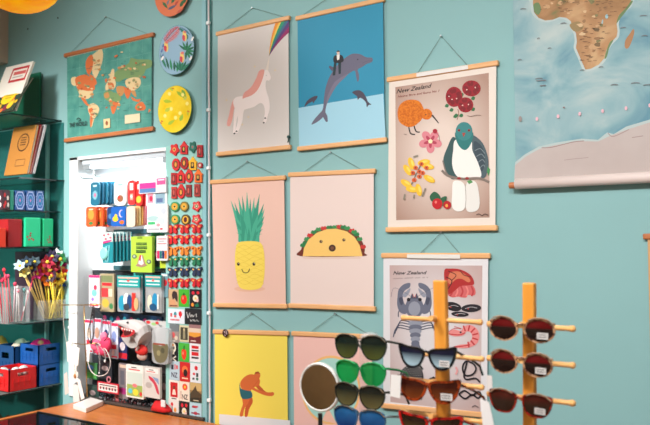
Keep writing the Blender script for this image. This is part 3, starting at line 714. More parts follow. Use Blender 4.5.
# leaning books
def leaning(label, name, X, pb, pt, width, thick, cover, deco, cat, group=None, pages=(232,228,220)):
    B = atx(*pb, X); T_ = atx(*pt, X); T_.x = X; u = (T_-B); H = u.length; u.normalize(); n = Vector((1,0,0)).cross(u).normalized()  # outward? make it face the room
    if n.y > 0: n = -n
    lx = Vector((-1,0,0)); bk = -n*thick
    t = thing(name, label, cat, B+lx*width/2+bk/2, group)
    c0, c1, c2, c3 = B+lx*width, B, B+u*H, B+lx*width+u*H
    q = MB(); e = .002
    q.hexa([p_ for p_ in (c0,c1,c2,c3)] + [p_-n*.0025 for p_ in (c0,c1,c2,c3)], mat(cover, .5)); 
    q.hexa([p_-n*(thick-.0025) for p_ in (c0,c1,c2,c3)] + [p_-n*thick for p_ in (c0,c1,c2,c3)], mat(cover, .5))
    q.build('cover', t)
    q = MB(); ins = [c0+u*.004-n*.0025+lx*-.002, c1+u*.004-n*.0025+lx*.003, c2-u*.004-n*.0025+lx*.003, c3-u*.004-n*.0025-lx*.002]
    q.hexa(ins + [p_-n*(thick-.005) for p_ in ins], mat(pages, .8)); q.build('pages', t)
    q = MB(); st = [0]
    def P(a, b_):     # a: 0 left..1 right, b: 0 bottom..1 top
        return c0 + (c1-c0)*a + u*H*b_ + n*(.0003+.00004*st[0])
    def poly(pts, c, sm=False):
        if sm: pts = cr(pts)
        q.flat([P(*p_) for p_ in pts], mat(c, .5)); st[0] += 1
    def txt(body, a, b_, h, c):
        vs, fs = text_geo(body); x0 = min(v[0] for v in vs); x1 = max(v[0] for v in vs)
        q.add([P(a[0]+(v[0]-x0)/(x1-x0)*(b_-a[0]), a[1]+v[1]/.7*h) for v in vs], fs, mat(c, .5)); st[0] += 1
    deco(poly, txt); q.build('cover_print', t); return t
def rect(a, b_, c, d): return [(a,b_),(c,b_),(c,d),(a,d)]
def frame_(poly, a, b_, c, d, w, h, col, fill):
    poly(rect(a,b_,c,d), col); poly(rect(a+w,b_+h,c-w,d-h), fill)
def deco_white(poly, txt):
    frame_(poly, .32, .62, .93, .93, .05, .05, (186,44,48), (232,226,214)); poly(rect(.42,.77,.86,.84), (206,90,88)); poly(rect(.42,.71,.80,.74), (180,170,165))
def deco_fruit(poly, txt):
    rnd = random.Random(3)
    for k in range(34):
        x, y = rnd.uniform(.1,.95), rnd.uniform(.04,.95); r = rnd.uniform(.04,.1)
        poly([(x+r*math.cos(i*.785), y+r*1.1*math.sin(i*.785)) for i in range(8)], rnd.choice([(196,44,40),(60,100,50),(40,70,60),(230,180,40),(214,110,50),(30,50,70),(120,40,60)]))
    poly([(.30+.24*math.cos(i*.3927)*1+.25, .48+.24*math.sin(i*.3927)) for i in range(16)], (240,200,40))
    poly([(.75+.12*math.cos(i*.785), .72+.12*math.sin(i*.785)) for i in range(8)], (236,180,50)); poly([(.8+.1*math.cos(i*.785), .2+.12*math.sin(i*.785)) for i in range(8)], (240,190,50))
    poly(rect(.40,.50,.70,.53), (160,140,40)); poly(rect(.44,.42,.66,.45), (160,140,40))
def deco_brown(poly, txt):
    poly([(.56+.25*math.cos(i*.3927), .66+.19*math.sin(i*.3927)) for i in range(16)], (70,44,24)); poly([(.56+.215*math.cos(i*.3927), .66+.163*math.sin(i*.3927)) for i in range(16)], (172,116,52))
    for y in (.60,.65,.70,.75): poly(rect(.44,y,.68,y+.022), (84,54,28))
    frame_(poly, .40, .17, .80, .31, .015, .012, (96,62,30), (178,122,58))
leaning('cream book with red framed label, back of top shelf', 'book', SX-.02, (15,110), (33.5,61), .30, .014, (232,226,214), deco_white, 'book', 'books leaning on glass shelves')
leaning('fruit-covered colourful book leaning in front on top shelf', 'book', SX-.005, (11.5,110.5), (33,77), .30, .009, (52,66,50), deco_fruit, 'book', 'books leaning on glass shelves')
M_greenboard = mat((24,110,82), .5)
a, c = at(12, 117, -.03), at(40, 72, -.03)
tag(MB().box((a.x-.15, -.032, shelfz[0]), (c.x, -.018, c.z), M_greenboard).build('display_board', bevel=.002), 'plain dark green board standing behind books on top shelf', 'board')
leaning('tan notebook with round dark stamp leaning on second shelf', 'notebook', SX-.015, (27,173.5), (37,124.5), .25, .016, (178,120,54), deco_brown, 'notebook', 'books leaning on glass shelves')
leaning('red and white edged notebook just behind the tan one', 'notebook', SX-.012, (30,173.2), (41,124.5), .25, .012, (150,36,48), lambda p, t_: p(rect(.1,.1,.9,.9), (220,210,200)), 'notebook', 'books leaning on glass shelves')
leaning('pale grey notebook, rearmost of three leaning on second shelf', 'notebook', SX-.010, (33,173), (45,124.5), .25, .014, (214,214,220), lambda p, t_: p(rect(.1,.1,.9,.9), (200,206,210)), 'notebook', 'books leaning on glass shelves')

def side_box(name, label, cat, X, y0, y1, z0, z1, wx, col, deco=None, group=None, bevel=.003):
    t = thing(name, label, cat, (X-wx/2, (y0+y1)/2, z0), group)
    MB().box((X-wx, y0, z0), (X, y1, z1), mat(col, .4)).build('carton', t, bevel=bevel)
    if deco:
        q = MB(); k = [0]
        def poly(pts, c, sm=False):
            if sm: pts = cr(pts)
            q.flat([(X+0.0003+k[0]*.00005, y0+(y1-y0)*a, z0+(z1-z0)*b_) for a, b_ in pts], mat(c, .5)); k[0] += 1
        def polyf(pts, c, sm=False):
            if sm: pts = cr(pts)
            q.flat([(X-wx+wx*a, y0-.0003-k[0]*.00005, z0+(z1-z0)*b_) for a, b_ in pts], mat(c, .5)); k[0] += 1
        deco(poly); deco(polyf); q.build('printed_pattern', t)
    return t
def yx(px, py, X): return atx(px, py, X).y
def hexdeco(poly):
    o = [(.25,.95),(.75,.95),(.95,.7),(.95,.3),(.75,.05),(.25,.05),(.05,.3),(.05,.7)]
    poly(o, (176,190,232)); poly([(.5+(a-.5)*.84, .5+(b_-.5)*.86) for a, b_ in o], (44,96,164)); poly([(.5+(a-.5)*.6, .5+(b_-.5)*.62) for a, b_ in o], (150,170,224)); poly([(.5+(a-.5)*.5, .5+(b_-.5)*.54) for a, b_ in o], (36,120,170)); poly([(.42,.5),(.5,.6),(.58,.5),(.5,.4)], (214,130,190))
XB = SX-.02
for (a, c, lab) in ((15,25,'blue hexagon-patterned box nearest the front of third shelf'), (26,35,'blue hexagon-patterned box in the middle of three'), (36,44,'blue hexagon-patterned box nearest the wall upright')):
    z1 = atx((a+c)/2, 190.5, XB).z
    side_box('gift_box', lab, 'box', XB, yx(a,200,XB), yx(c,200,XB), shelfz[2], z1, .10, (32,78,138), hexdeco, 'small boxes on the third shelf')
def reddeco(poly):
    for i, (x, y) in enumerate(((.3,.75),(.7,.6),(.4,.35),(.75,.25),(.25,.2))): poly([(x+.14*math.cos(k*.785), y+.12*math.sin(k*.785)) for k in range(8)], (206,40,46) if i % 2 == 0 else (230,220,210))
side_box('gift_box', 'dark box with red motifs left of blue patterned boxes', 'box', XB, yx(2.5,200,XB), yx(10,200,XB), shelfz[2], atx(6,190,XB).z, .1, (58,34,44), reddeco, 'small boxes on the third shelf')
side_box('gift_box', 'narrow plain green box between dark and blue boxes', 'box', XB, yx(10.4,200,XB), yx(14,200,XB), shelfz[2], atx(12,190,XB).z, .1, (26,128,108), None, 'small boxes on the third shelf')
def flowerdeco(x0, y0):
    def f(poly):
        for x, y in ((0,0),(.17,.04),(.25,-.06),(.1,-.09),(.36,-.1),(.2,.12)):
            poly([(x0+x+.055*math.cos(k*.785), y0+y+.036*math.sin(k*.785)) for k in range(8)], (178,20,52))
    return f
XG = SX-.02
side_box('tea_tin', 'larger bright green tin with red flowers on fourth shelf', 'tin', XG, yx(25,230,XG), yx(41,230,XG), shelfz[3], atx(33,217.5,XG).z, .12, (34,196,138), flowerdeco(.15,.34), 'green tins', .006)
side_box('tea_tin', 'narrower bright green tin with red flowers beside wall', 'tin', XG, yx(43,230,XG), yx(53.5,230,XG), shelfz[3], atx(48,218.5,XG).z, .12, (30,180,122), flowerdeco(.45,.24), 'green tins', .006)
side_box('gift_box', 'red box with dark lid at left of the green tins', 'box', XG-.01, yx(9,230,XG), yx(23,230,XG), shelfz[3], atx(12,219,XG).z, .12, (150,20,26), None, None)
side_box('gift_box', 'small orange red box at left end of fourth shelf', 'box', XG, yx(-6,230,XG), yx(6,230,XG), shelfz[3], atx(3,228,XG).z, .1, (214,54,30), None, None)

# shelf five: pens in clear holders
SX6 = SX; SX = -2.272
z5 = shelfz[4]
def clear_holder(label, px0, px1, pyt, X, wx):
    y0, y1 = yx(px0, 318, X), yx(px1, 318, X); z1 = atx((px0+px1)/2, pyt, X).z
    t = thing('pen_holder', label, 'holder', (X-wx/2, (y0+y1)/2, z5), 'clear pen holders'); q = MB(); w_ = .003
    q.box((X-wx,y0,z5), (X,y1,z5+w_), M_acrylic); q.box((X-w_,y0,z5+w_), (X,y1,z1), M_acrylic); q.box((X-wx,y0,z5+w_), (X-wx+w_,y1,z1), M_acrylic)
    q.box((X-wx+w_,y0,z5+w_), (X-w_,y0+w_,z1), M_acrylic); q.box((X-wx+w_,y1-w_,z5+w_), (X-w_,y1,z1), M_acrylic); q.build('clear_box', t)
    return y0, y1, z1
def pen(label, base, tip, col, headcol, r=.004, head='ball', hr=.012, group='novelty pens', name='pen', cat='pen'):
    base = Vector(base); tip = Vector(tip)
    t = thing(name, label, cat, base, group); d = (tip-base).normalized()
    MB().tube([base, base+(tip-base)*.5, tip], r, mat(col, .4), 7).build('stem', t, smooth=True)
    q = MB()
    if head == 'flower':
        a = d.orthogonal().normalized(); b_ = d.cross(a); rnd = random.Random(hash(label) & 0xff if False else len(label)*7+int(abs(tip.z*9999)) % 97)
        fw = (CAM-tip).normalized(); fw = (fw + Vector((rnd.uniform(-.5,.5), rnd.uniform(-.5,.5), rnd.uniform(-.4,.6)))).normalized(); a = fw.orthogonal().normalized(); b_ = fw.cross(a)
        for k in range(6):
            th = k*math.pi/3+rnd.uniform(-.2,.2); u = a*math.cos(th)+b_*math.sin(th); v = fw.cross(u)
            pts = [tip+u*hr*.1, tip+u*hr*.6+v*hr*.45+fw*hr*.2, tip+u*hr*1.15+v*hr*.1+fw*hr*.5, tip+u*hr*.7-v*hr*.4+fw*hr*.1]
            q.prism(pts, -fw*.002, mat(headcol, .6))
        q.ball(tip+fw*hr*.15, hr*.28, mat((236,200,60) if headcol[0] < 220 else (50,40,40), .5), 8)
        q.build('flower_head', t)
    else:
        q.ball(tip, hr, mat(headcol, .5), 10, (1,1,1.25)); q.build('topper', t, smooth=True)
hy0, hy1, hz1 = clear_holder('clear acrylic box of red and white pens, left of bouquet', 8, 30, 287, SX-.035, .12)
XP = SX-.08
pens = [(10,4,270,(200,30,50),'red pen leaning left at front of clear box',(206,36,60)), (13,15,284,(226,180,190),'pale pink pen standing upright in clear box',(220,60,90)),
        (16,17,287,(232,232,232),'white pen with white top in clear box',(240,236,236)), (19,18,291,(236,226,226),'white pen with pink tip at centre of clear box',(226,120,140)),
        (22,27,292,(236,236,236),'white pen leaning right at back of clear box',(240,236,232)), (25,24,290,(30,110,110),'teal pen near back of clear box',(40,140,140)),
        (12,8,276,(190,40,70),'crimson pen with rosy top beside red pen',(214,70,110)), (21,33,278,(206,60,90),'rose pen leaning right above clear box',(196,40,90))]
for px, tx, ty, col, lab, hc in pens: pen(lab, atx(px, 314, XP).xy.to_3d()+Vector((0,0,z5+.008)), atx(tx, ty, XP), col, hc, .0042, 'ball', .011)
# tall magenta pens behind, standing in a second holder with the bouquet
by0, by1, bz1 = clear_holder('clear acrylic box holding bouquet of yellow-stemmed flower pens', 44, 66, 300, SX-.02, .11)
XF = SX-.07
heads = [(43,268,(200,40,40),'dark red'),(47,262,(170,30,60),'wine red'),(52,257,(46,40,70),'navy'),(57,256,(236,236,236),'white'),(61,259,(40,120,70),'green'),(65,263,(222,60,140),'pink'),(68,268,(226,226,230),'pale grey'),
         (45,275,(232,96,30),'orange'),(50,270,(150,20,40),'crimson'),(55,266,(120,20,40),'maroon'),(60,268,(30,60,140),'blue'),(65,274,(214,40,40),'red'),(69,271,(236,110,40),'bright orange'),
         (48,281,(236,120,30),'amber'),(53,282,(226,60,30),'scarlet'),(58,279,(240,200,50),'yellow'),(62,282,(40,80,150),'deep blue'),(57,274,(40,130,70),'leaf green'),(52,276,(60,40,60),'plum'),(63,268,(180,30,110),'magenta')]
for i, (x, y, col, nm) in enumerate(heads):
    bx = 49+(i*7 % 15); zz = XF+((i*5) % 7-3)*.008
    pos = ('at top of bouquet' if y < 264 else 'low in bouquet' if y > 276 else 'in middle of bouquet') + (' on left side' if x < 51 else ' on right side' if x > 62 else ' near the centre')
    pen(f'{nm} flower-headed pen with yellow stem {pos}', atx(bx, 316, zz).xy.to_3d()+Vector((0,0,z5+.006)), atx(x, y, zz), (236,206,70), col, .0045, 'flower', .042, 'flower pens in the bouquet', 'flower_pen')
for i, (x, y, col, nm) in enumerate(((20,266,(170,206,214),'pale blue'), (27,262,(40,60,80),'dark blue'), (24,272,(206,200,120),'pale yellow'), (32,268,(36,36,60),'navy'), (37,274,(190,30,110),'magenta'), (35,262,(60,80,90),'slate grey'))):
    pen(f'{nm} flower-headed pen leaning left of the bouquet', atx(44+i, 316, XF-.02).xy.to_3d()+Vector((0,0,z5+.006)), atx(x, y, XF-.02), (232,200,120), col, .004, 'flower', .034, 'flower pens in the bouquet', 'flower_pen')
for i, (x, y) in enumerate(((-2,276),(2,280),(6,277))):
    pen(('pink topped pen, leftmost on fifth shelf', 'red-stemmed pen with pink top near left picture edge', 'third pink topped pen from left picture edge')[i], atx(3+i*2, 317, XP-.02).xy.to_3d()+Vector((0,0,z5)), atx(x, y, XP-.02), (206,40,60), (226,70,110), .004, 'ball', .014)
a = atx(5, 255, SX-.2); side_box('gift_box', 'dark maroon box behind pens on fifth shelf', 'box', SX-.16, -.16, -.03, z5, atx(20,252,SX-.16).z, .2, (46,30,46), None, None)

# shelf six: crates
SX = SX6
z6 = shelfz[5]
def crate(label, X, wx, y0, y1, z0, z1, col, holes=(30,40,60)):
    t = thing('crate', label, 'crate', (X-wx/2, (y0+y1)/2, z0), 'small plastic crates')
    M_c = mat(col, .35); w_ = .004; H = z1-z0
    q = MB(); q.box((X-wx,y0,z0), (X,y1,z0+w_), M_c); q.build('base', t)
    def side(p0, ax, ln, nrm):
        q = MB(); 
        def slab(a, b_, c, d, th=w_):
            u = Vector(ax); n = Vector(nrm)
            pts = [p0+u*a+Vector((0,0,c)), p0+u*b_+Vector((0,0,c)), p0+u*b_+Vector((0,0,d)), p0+u*a+Vector((0,0,d))]
            q.hexa([p_ for p_ in pts]+[p_-n*th for p_ in pts], M_c)
        slab(0, ln, .0, H*.16, w_*1.6); slab(0, ln, H*.88, H, w_*2); slab(0, ln*.07, H*.16, H*.88, w_*1.6); slab(ln*.93, ln, H*.16, H*.88, w_*1.6)
        slab(ln*.07, ln*.93, H*.16, H*.62); slab(ln*.07, ln*.3, H*.62, H*.88); slab(ln*.7, ln*.93, H*.62, H*.88); slab(ln*.3, ln*.7, H*.62, H*.66, w_*2.2); slab(ln*.3, ln*.7, H*.82, H*.88, w_*2.2)
        for k in range(4): slab(ln*(.14+.2*k), ln*(.17+.2*k), H*.2, H*.58, -.003)
        slab(ln*.12, ln*.88, H*.38, H*.41, -.003)
        q.build('side_panel', t)
    side(Vector((X,y0,z0)), (0,1,0), y1-y0, (1,0,0)); side(Vector((X-wx,y0,z0)), (0,1,0), y1-y0, (-1,0,0))
    side(Vector((X-wx,y0,z0)), (1,0,0), wx, (0,-1,0)); side(Vector((X-wx,y1,z0)), (1,0,0), wx, (0,1,0))
    return t
XC = SX-.006
yr0, yr1 = yx(9,380,XC), yx(37,380,XC); zr1 = atx(37,366,XC).z
crate('red plastic crate of white balls on the lowest shelf', XC, .2, yr0, yr1, z6, zr1, (214,32,34))
yb0, yb1 = yx(38.5,365,XC), yx(64,365,XC)-.004
zb1 = atx(38.5,366,XC).z; zb2 = atx(38.5,345.5,XC).z
crate('lower blue plastic crate of stack beside the red one', XC, .2, yb0, yb1, z6, zb1, (22,84,160))
crate('upper blue plastic crate of stack, magenta cloth on top', XC, .2, yb0, yb1, zb1+.001, zb2, (22,84,160))
crate('dark blue crate behind red one, left of blue stack', XC-.215, .2, yb0-.03, yb1-.01, z6, zb2-.02, (24,70,120))
crate('green crate at far left of the lowest shelf', XC-.44, .2, yb0-.05, yb1-.01, z6, zb2-.03, (28,104,60))
for i, (px, py, lab) in enumerate(((3,368,'white ball at left in red crate'), (10,369,'white ball with grey marks second in red crate'), (20,366,'large white ball at right in red crate'), (14,372,'small white ball low at front of red crate'))):
    rr = (.034,.034,.036,.024)[i]; c = atx(px, py, XC-.06-.03*(i % 2)); c.z = max(zr1-.03, z6+.004+rr) if i != 3 else zr1-.03
    c.y = (yr0+.04, yr0+.085, yr0+.145, yr0+.05)[i]; c.x = XC-(.12,.06,.07,.045)[i]
    tag(MB().ball(c, rr, ramp_mat([(.45,(232,232,226)),(.62,(170,180,180))], 40, 2, .5), 14).build('ball', smooth=True), lab, 'ball', 'white balls in the red crate')
def cloth(label, c, rx, ry, h, col, name='cloth', cat='cloth'):
    q = MB(); rnd = random.Random(len(label)); n = 14; rings = 5; vs = [(c[0],c[1],c[2]+h)]; fs = []
    for r in range(1, rings+1):
        for k in range(n):
            t_ = k*2*math.pi/n; f = r/rings
            vs.append((c[0]+rx*f*math.cos(t_)*(1+rnd.uniform(-.12,.12)), c[1]+ry*f*math.sin(t_)*(1+rnd.uniform(-.12,.12)), c[2]+h*(1-f*f)*(1+rnd.uniform(-.3,.3))))
    for k in range(n): fs.append((0, 1+k, 1+(k+1) % n))
    for r in range(rings-1):
        for k in range(n): a = 1+r*n; fs.append((a+k, a+n+k, a+n+(k+1) % n, a+(k+1) % n))
    fs.append(tuple(1+(rings-1)*n+k for k in range(n))[::-1])
    q.add(vs, fs, mat(col, .8, var=.15, vscale=30)); return tag(q.build(name, smooth=True), label, cat)
cloth('magenta cloth heaped on top of the blue crates', (XC-.08, (yb0+yb1)/2-.02, zb2-.014), .075, (yb1-yb0)*.42, .04, (214,30,120))
cloth('cream cloth with folds in the dark blue crate', (XC-.30, (yb0+yb1)/2-.01, zb2-.04), .075, .07, .05, (206,196,176))
cloth('mustard cloth heaped in the green crate', (XC-.54, (yb0+yb1)/2-.02, zb2-.05), .07, .07, .06, (190,140,60))
q = MB(); q.ball((XC-.05, yb0+.05, zb2+.002), .022, mat((200,170,120), .7), 10); tag(q.build('plush_toy', smooth=True), 'small tan plush ball beside magenta cloth on crates', 'toy')
# dark things under the shelf
cloth('dark olive bundle on the floor stand under lowest shelf', (-2.62, -.24, .2), .2, .2, .2, (52,44,34), 'bundle', 'bundle')
tag(MB().box((-3.2, -.5, FZ), (SX-.02, -.01, .2), mat((40,52,50), .6)).build('storage_box', bevel=.006), 'dark low storage box under the glass shelves', 'box')

# ------------------------------------------------------------------ counter
CT = .54; CX0 = -2.085
t = thing('display_counter', 'orange wooden counter with glass top in front of wall', 'counter', (-1.3, -.5, FZ))
yg = -.375
q = MB(); q.box((CX0, yg, CT-.03), (-.62, -.035, CT), M_counter); q.box((CX0, -1.0, CT-.03), (CX0+.03, yg, CT), M_counter); q.box((-.65, -1.0, CT-.03), (-.62, yg, CT), M_counter); q.box((CX0+.03, -1.0, CT-.03), (-.65, -.97, CT), M_counter)
q.build('wooden_top', t, bevel=.003)
MB().box((CX0+.03, -.97, CT-.012), (-.65, yg-.012, CT-.004), clear_mat((150,160,160), .35, .03, (30,36,36))).build('glass_top', t)
MB().box((CX0+.03, yg-.012, CT-.02), (-.65, yg, CT+.001), M_black).build('metal_strip', t)
q = MB(); q.box((CX0+.02, -.98, FZ), (-.64, -.04, .3), mat((96,66,44), .5)); q.box((CX0+.02, -.05, .3), (-.64, -.04, CT-.03), M_counter); q.build('cabinet_body', t)
for x in (CX0+.01, -.64): 
    MB().box((x, -.99, .3), (x+.02, -.04, CT-.03), M_counter).build('side_panel', t)
rnd = random.Random(4)
for k, (col, nm) in enumerate((((200,40,50),'red'),((230,200,120),'cream'),((60,140,90),'green'),((180,60,120),'plum'),((230,140,60),'orange'),((60,90,150),'blue'))):
    x = CX0+.1+k*.16; tag(MB().box((x, -.75+.05*(k % 2), .302), (x+.1, -.5, .36), mat(col, .5)).build('small_packet', bevel=.004), f'{nm} packet lying under the counter glass', 'packet', 'packets inside the counter')

# ------------------------------------------------------------------ recess lamp
a, c = at(82, 162, .03), at(168, 152, .03)
t = thing('tube_lamp', 'white fluorescent tube lamp across top of lit recess', 'lamp', ((a.x+c.x)/2, .03, a.z))
xa, xb, zl = -2.165, -1.405, 2.018
MB().box((xa, .005, zl+.0), (xb, .05, zl+.032), mat((196,204,210), .4)).build('housing', t, bevel=.004)
MB().tube([(xa+.07, .026, zl-.012), (xb-.03, .026, zl-.012)], .013, mat((240,250,255), .4, emit=9), 12).build('glowing_tube', t)
for x in (xa, xb-.03): MB().box((x, .01, zl-.028), (x+(.07 if x == xa else .03), .045, zl), mat((150,158,162), .5)).build('end_cap', t, bevel=.003)

# ------------------------------------------------------------------ merchandise in the recess
def hook(px, py, ln=.13, y1=RD-.002, lab=''):
    e = at(px, py, y1-ln)
    q = MB(); q.tube([(e.x, y1, e.z), (e.x, y1-ln, e.z), (e.x, y1-ln-.012, e.z+.012)], .0025, mat((60,90,92), .4, .5), 6)
    return tag(q.build('hook'), lab, 'hook', 'display hooks in the recess')
for px, py, lab in ((82,178,'bare metal hook at upper left of recess'), (96,176.5,'metal hook above the blue pouches'), (116,178,'metal hook above the white pouches'), (130,177,'metal hook above the red pouches'), (143,173,'metal hook at upper right of recess'), (81,205,'bare metal hook left of the orange pouches'), (107,205,'metal hook above duck-patterned blue pouches'), (128,206,'metal hook above cream and pink pouches'), (108,232,'metal hook holding the teal pen packs'), (141,234,'metal hook holding the lime volcano card'), (162,234,'metal hook holding the crayon hang card'), (94,274,'metal hook holding the pink-rimmed pack'), (107,272,'metal hook holding the red and green festive pack'), (127,275,'metal hook holding the first teal header bag'), (153,274,'metal hook holding the right-hand teal header bag'), (134,363,'metal hook holding the green and yellow pack'), (152,365,'metal hook holding the pack with red curve'), (160,326,'metal hook holding the olive sweets bag'), (97,318,'metal hook holding the sock packs')):
    hook(px, py, .13 if px > 90 else .09, lab=lab)
MG = 'hanging packs in the recess'
def prect(x0, y0, x1, y1, r=1.2, n=3):
    pts = []
    for cx, cy_, a0 in ((x1-r,y0+r,-90),(x1-r,y1-r,0),(x0+r,y1-r,90),(x0+r,y0+r,180)):
        for k in range(n+1):
            t_ = math.radians(a0+90*k/n); pts.append((cx+r*math.cos(t_), cy_+r*math.sin(t_)))
    return pts
SK = .17      # slope of level lines there (in the picture)
def skew(p, x0): return (p[0], p[1]+(p[0]-x0)*SKL[0])
SKL = [0.0]
def pack(name, label, cat, r, Y, col, deco=None, th=.012, round_=1.2, group=MG, bag=False, part='pouch', header=None):
    x0, y0, x1, y1 = r
    s = lambda p: at(p[0], p[1]+(p[0]-x0)*((p[1]-249)/(x0+701)), Y)
    c = s(((x0+x1)/2, y1)); t = thing(name, label, cat, (c.x, Y+th/2, c.z), group)
    q = MB(); q.prism([s(p) for p in prect(x0,y0,x1,y1,round_)][::-1], (0,th,0), M_bag if bag else mat(col, .4, coat=.2)); q.build('clear_bag' if bag else part, t)
    k = [0]; q = MB(); W, H = x1-x0, y1-y0
    def P(a, b_): v = s((x0+a*W, y0+b_*H)); return Vector((v.x, Y-.0004-.00005*k[0], v.z))
    def poly(pts, c, sm=False):
        if sm: pts = cr(pts)
        q.flat([P(*p_) for p_ in pts], mat(c, .5)); k[0] += 1
    def txt(body, a, b_, h, c):
        vs, fs = text_geo(body); xx0 = min(v[0] for v in vs); xx1 = max(v[0] for v in vs)
        q.add([P(a[0]+(v[0]-xx0)/(xx1-xx0)*(b_-a[0]), a[1]-v[1]/.7*h) for v in vs], fs, mat(c, .5)); k[0] += 1
    if header:
        hq = MB(); hy = y0+H*header[1]; hq.prism([s(p) for p in [(x0,y0-.5),(x0,hy),(x1,hy),(x1,y0-.5)]], (0,th*.6,0), mat(header[0], .5)); 
        for v_ in hq.v: v_.y -= .003
        hq.build('header_card', t); k[0] = 70
    if deco: deco(poly, txt); q.build('print', t)
    return t
def disc(x, y, rx, ry, n=10): return [(x+rx*math.cos(i*2*math.pi/n), y+ry*math.sin(i*2*math.pi/n)) for i in range(n)]
ordn = ['front', 'second', 'third', 'fourth', 'fifth', 'rearmost']
def d_blue(poly, txt): poly(disc(.5,.55,.28,.2), (120,180,196)); poly(rect(.3,.12,.7,.2), (200,226,232)); poly(disc(.5,.55,.14,.1), (200,120,150))
for i in range(6):
    pack('pouch', f'teal blue pouch in top row, {ordn[i]} of six on its hook', 'pouch', (90.5+i*3.9, 182.5-i*.2, 99.5+i*3.9, 206-i*.3), -.04+i*.018, (38,112,140) if i % 2 == 0 else (30,92,122), d_blue if i in (0, 3) else None, .008, 3)
def d_white(poly, txt): poly(disc(.5,.72,.25,.14), (150,100,70)); poly(disc(.42,.68,.1,.06), (200,60,50)); poly(rect(.3,.15,.7,.22), (150,190,190))
pack('pouch', 'white oval pouch with brown motif in top row', 'pouch', (114,180.5,126.5,206), -.035, (240,240,238), d_white, .01, 4.5)
pack('pouch', 'plain white oval pouch just behind the brown-motif one', 'pouch', (119,180,129,205), -.015, (226,230,230), None, .01, 4)
def d_red(poly, txt): poly(rect(.25,.12,.75,.4), (250,230,226)); poly(rect(.3,.55,.7,.8), (246,170,150)); poly(disc(.5,.66,.15,.06), (250,240,236))
pack('pouch', 'bright red pouch with white marks in top row', 'pouch', (128,180.5,135,205), -.03, (226,54,56), d_red, .01, 2.5)
pack('pouch', 'red pouch with yellow fruit motif in top row', 'pouch', (135.5,180.5,142,206), -.02, (222,48,46), lambda p, t_: (p(disc(.5,.75,.4,.14), (240,200,70)), p(rect(.3,.15,.7,.35), (250,226,220))), .01, 2.5)
pack('pouch', 'small red pouch hanging lower behind yellow fruit one', 'pouch', (139,194,147,206.5), 0, (204,36,44), None, .01, 2)
def d_pk(poly, txt): poly(rect(.02,.1,.62,.32), (250,240,240)); poly(rect(.02,.32,.62,.68), (214,60,150)); poly(rect(.02,.68,.62,.95), (90,130,180)); poly(rect(.66,.1,.98,.5), (214,90,150)); poly(rect(.7,.16,.94,.24), (250,230,240))
pack('card_pack', 'pack with pink, white and blue stripes at upper right', 'pack', (139,178.5,166,194), -.03, (232,226,232), d_pk, .012, .6)
pack('card_pack', 'pale pack with pink and grey pictures under striped pack', 'pack', (146,192,167,206), -.02, (226,232,234), lambda p, t_: (p(rect(.08,.1,.35,.8), (240,150,170)), p(rect(.45,.15,.9,.9), (140,170,186)), p(disc(.24,.5,.08,.2), (214,40,80)), p(rect(.5,.5,.8,.8), (90,110,150))), .012, .6)
for i in range(3):
    pack('pouch', f'orange pouch with green leaf in second row, {("front","middle","rear")[i]} of three', 'pouch', (86+i*7.2, 207, 96+i*7, 227), -.045+i*.03, (232,92,44), lambda p, t_: (p(disc(.5,.4,.3,.26), (246,150,60)), p(disc(.5,.82,.22,.08), (60,130,70)), p(rect(.3,.1,.7,.16), (250,226,200))), .012, 2.4)
def d_duck(poly, txt): poly(disc(.3,.62,.2,.14), (250,190,40)); poly(disc(.34,.46,.1,.09), (250,200,60)); poly(disc(.72,.36,.18,.2), (210,190,236)); poly(disc(.78,.36,.15,.17), (30,100,190)); poly(disc(.75,.8,.16,.1), (240,110,40))
pack('pouch', 'blue pouch with duck and moon in second row', 'pouch', (111,207,125.5,226.5), -.03, (26,96,184), d_duck, .012, 2.4)
pack('pouch', 'dark navy pouch left of duck-patterned one', 'pouch', (107,207,114,226), -.01, (22,60,110), lambda p, t_: p(disc(.5,.5,.3,.15), (80,130,180)), .012, 2.4)
for i, (col, nm) in enumerate((((236,214,190),'cream'),((240,190,130),'apricot'),((238,216,150),'pale yellow'),((240,180,100),'golden'),((240,150,150),'salmon'),((232,90,130),'rose'),((222,60,110),'deep pink'))):
    pack('pouch', f'{nm} pouch in cream-to-pink fan of second row', 'pouch', (126.5+i*2.6, 206.5-i*.2, 135+i*2.5, 227-i*.3), -.045+i*.016, col, None, .006, 2.4)
def d_wp(poly, txt): poly(disc(.3,.5,.3,.1), (170,200,200)); poly(rect(.05,.62,.4,.72), (60,180,110)); poly(disc(.66,.6,.22,.14), (200,236,226)); poly(disc(.8,.25,.14,.12), (200,206,216)); poly(rect(.05,.85,.6,.93), (180,180,186)); poly(disc(.7,.88,.08,.035), (222,50,70)); poly(disc(.55,.74,.1,.06), (240,150,160))
pack('card_pack', 'large white pack with green prints at right of second row', 'pack', (147,205,167.5,232.5), -.04, (240,240,242), d_wp, .012, .8)
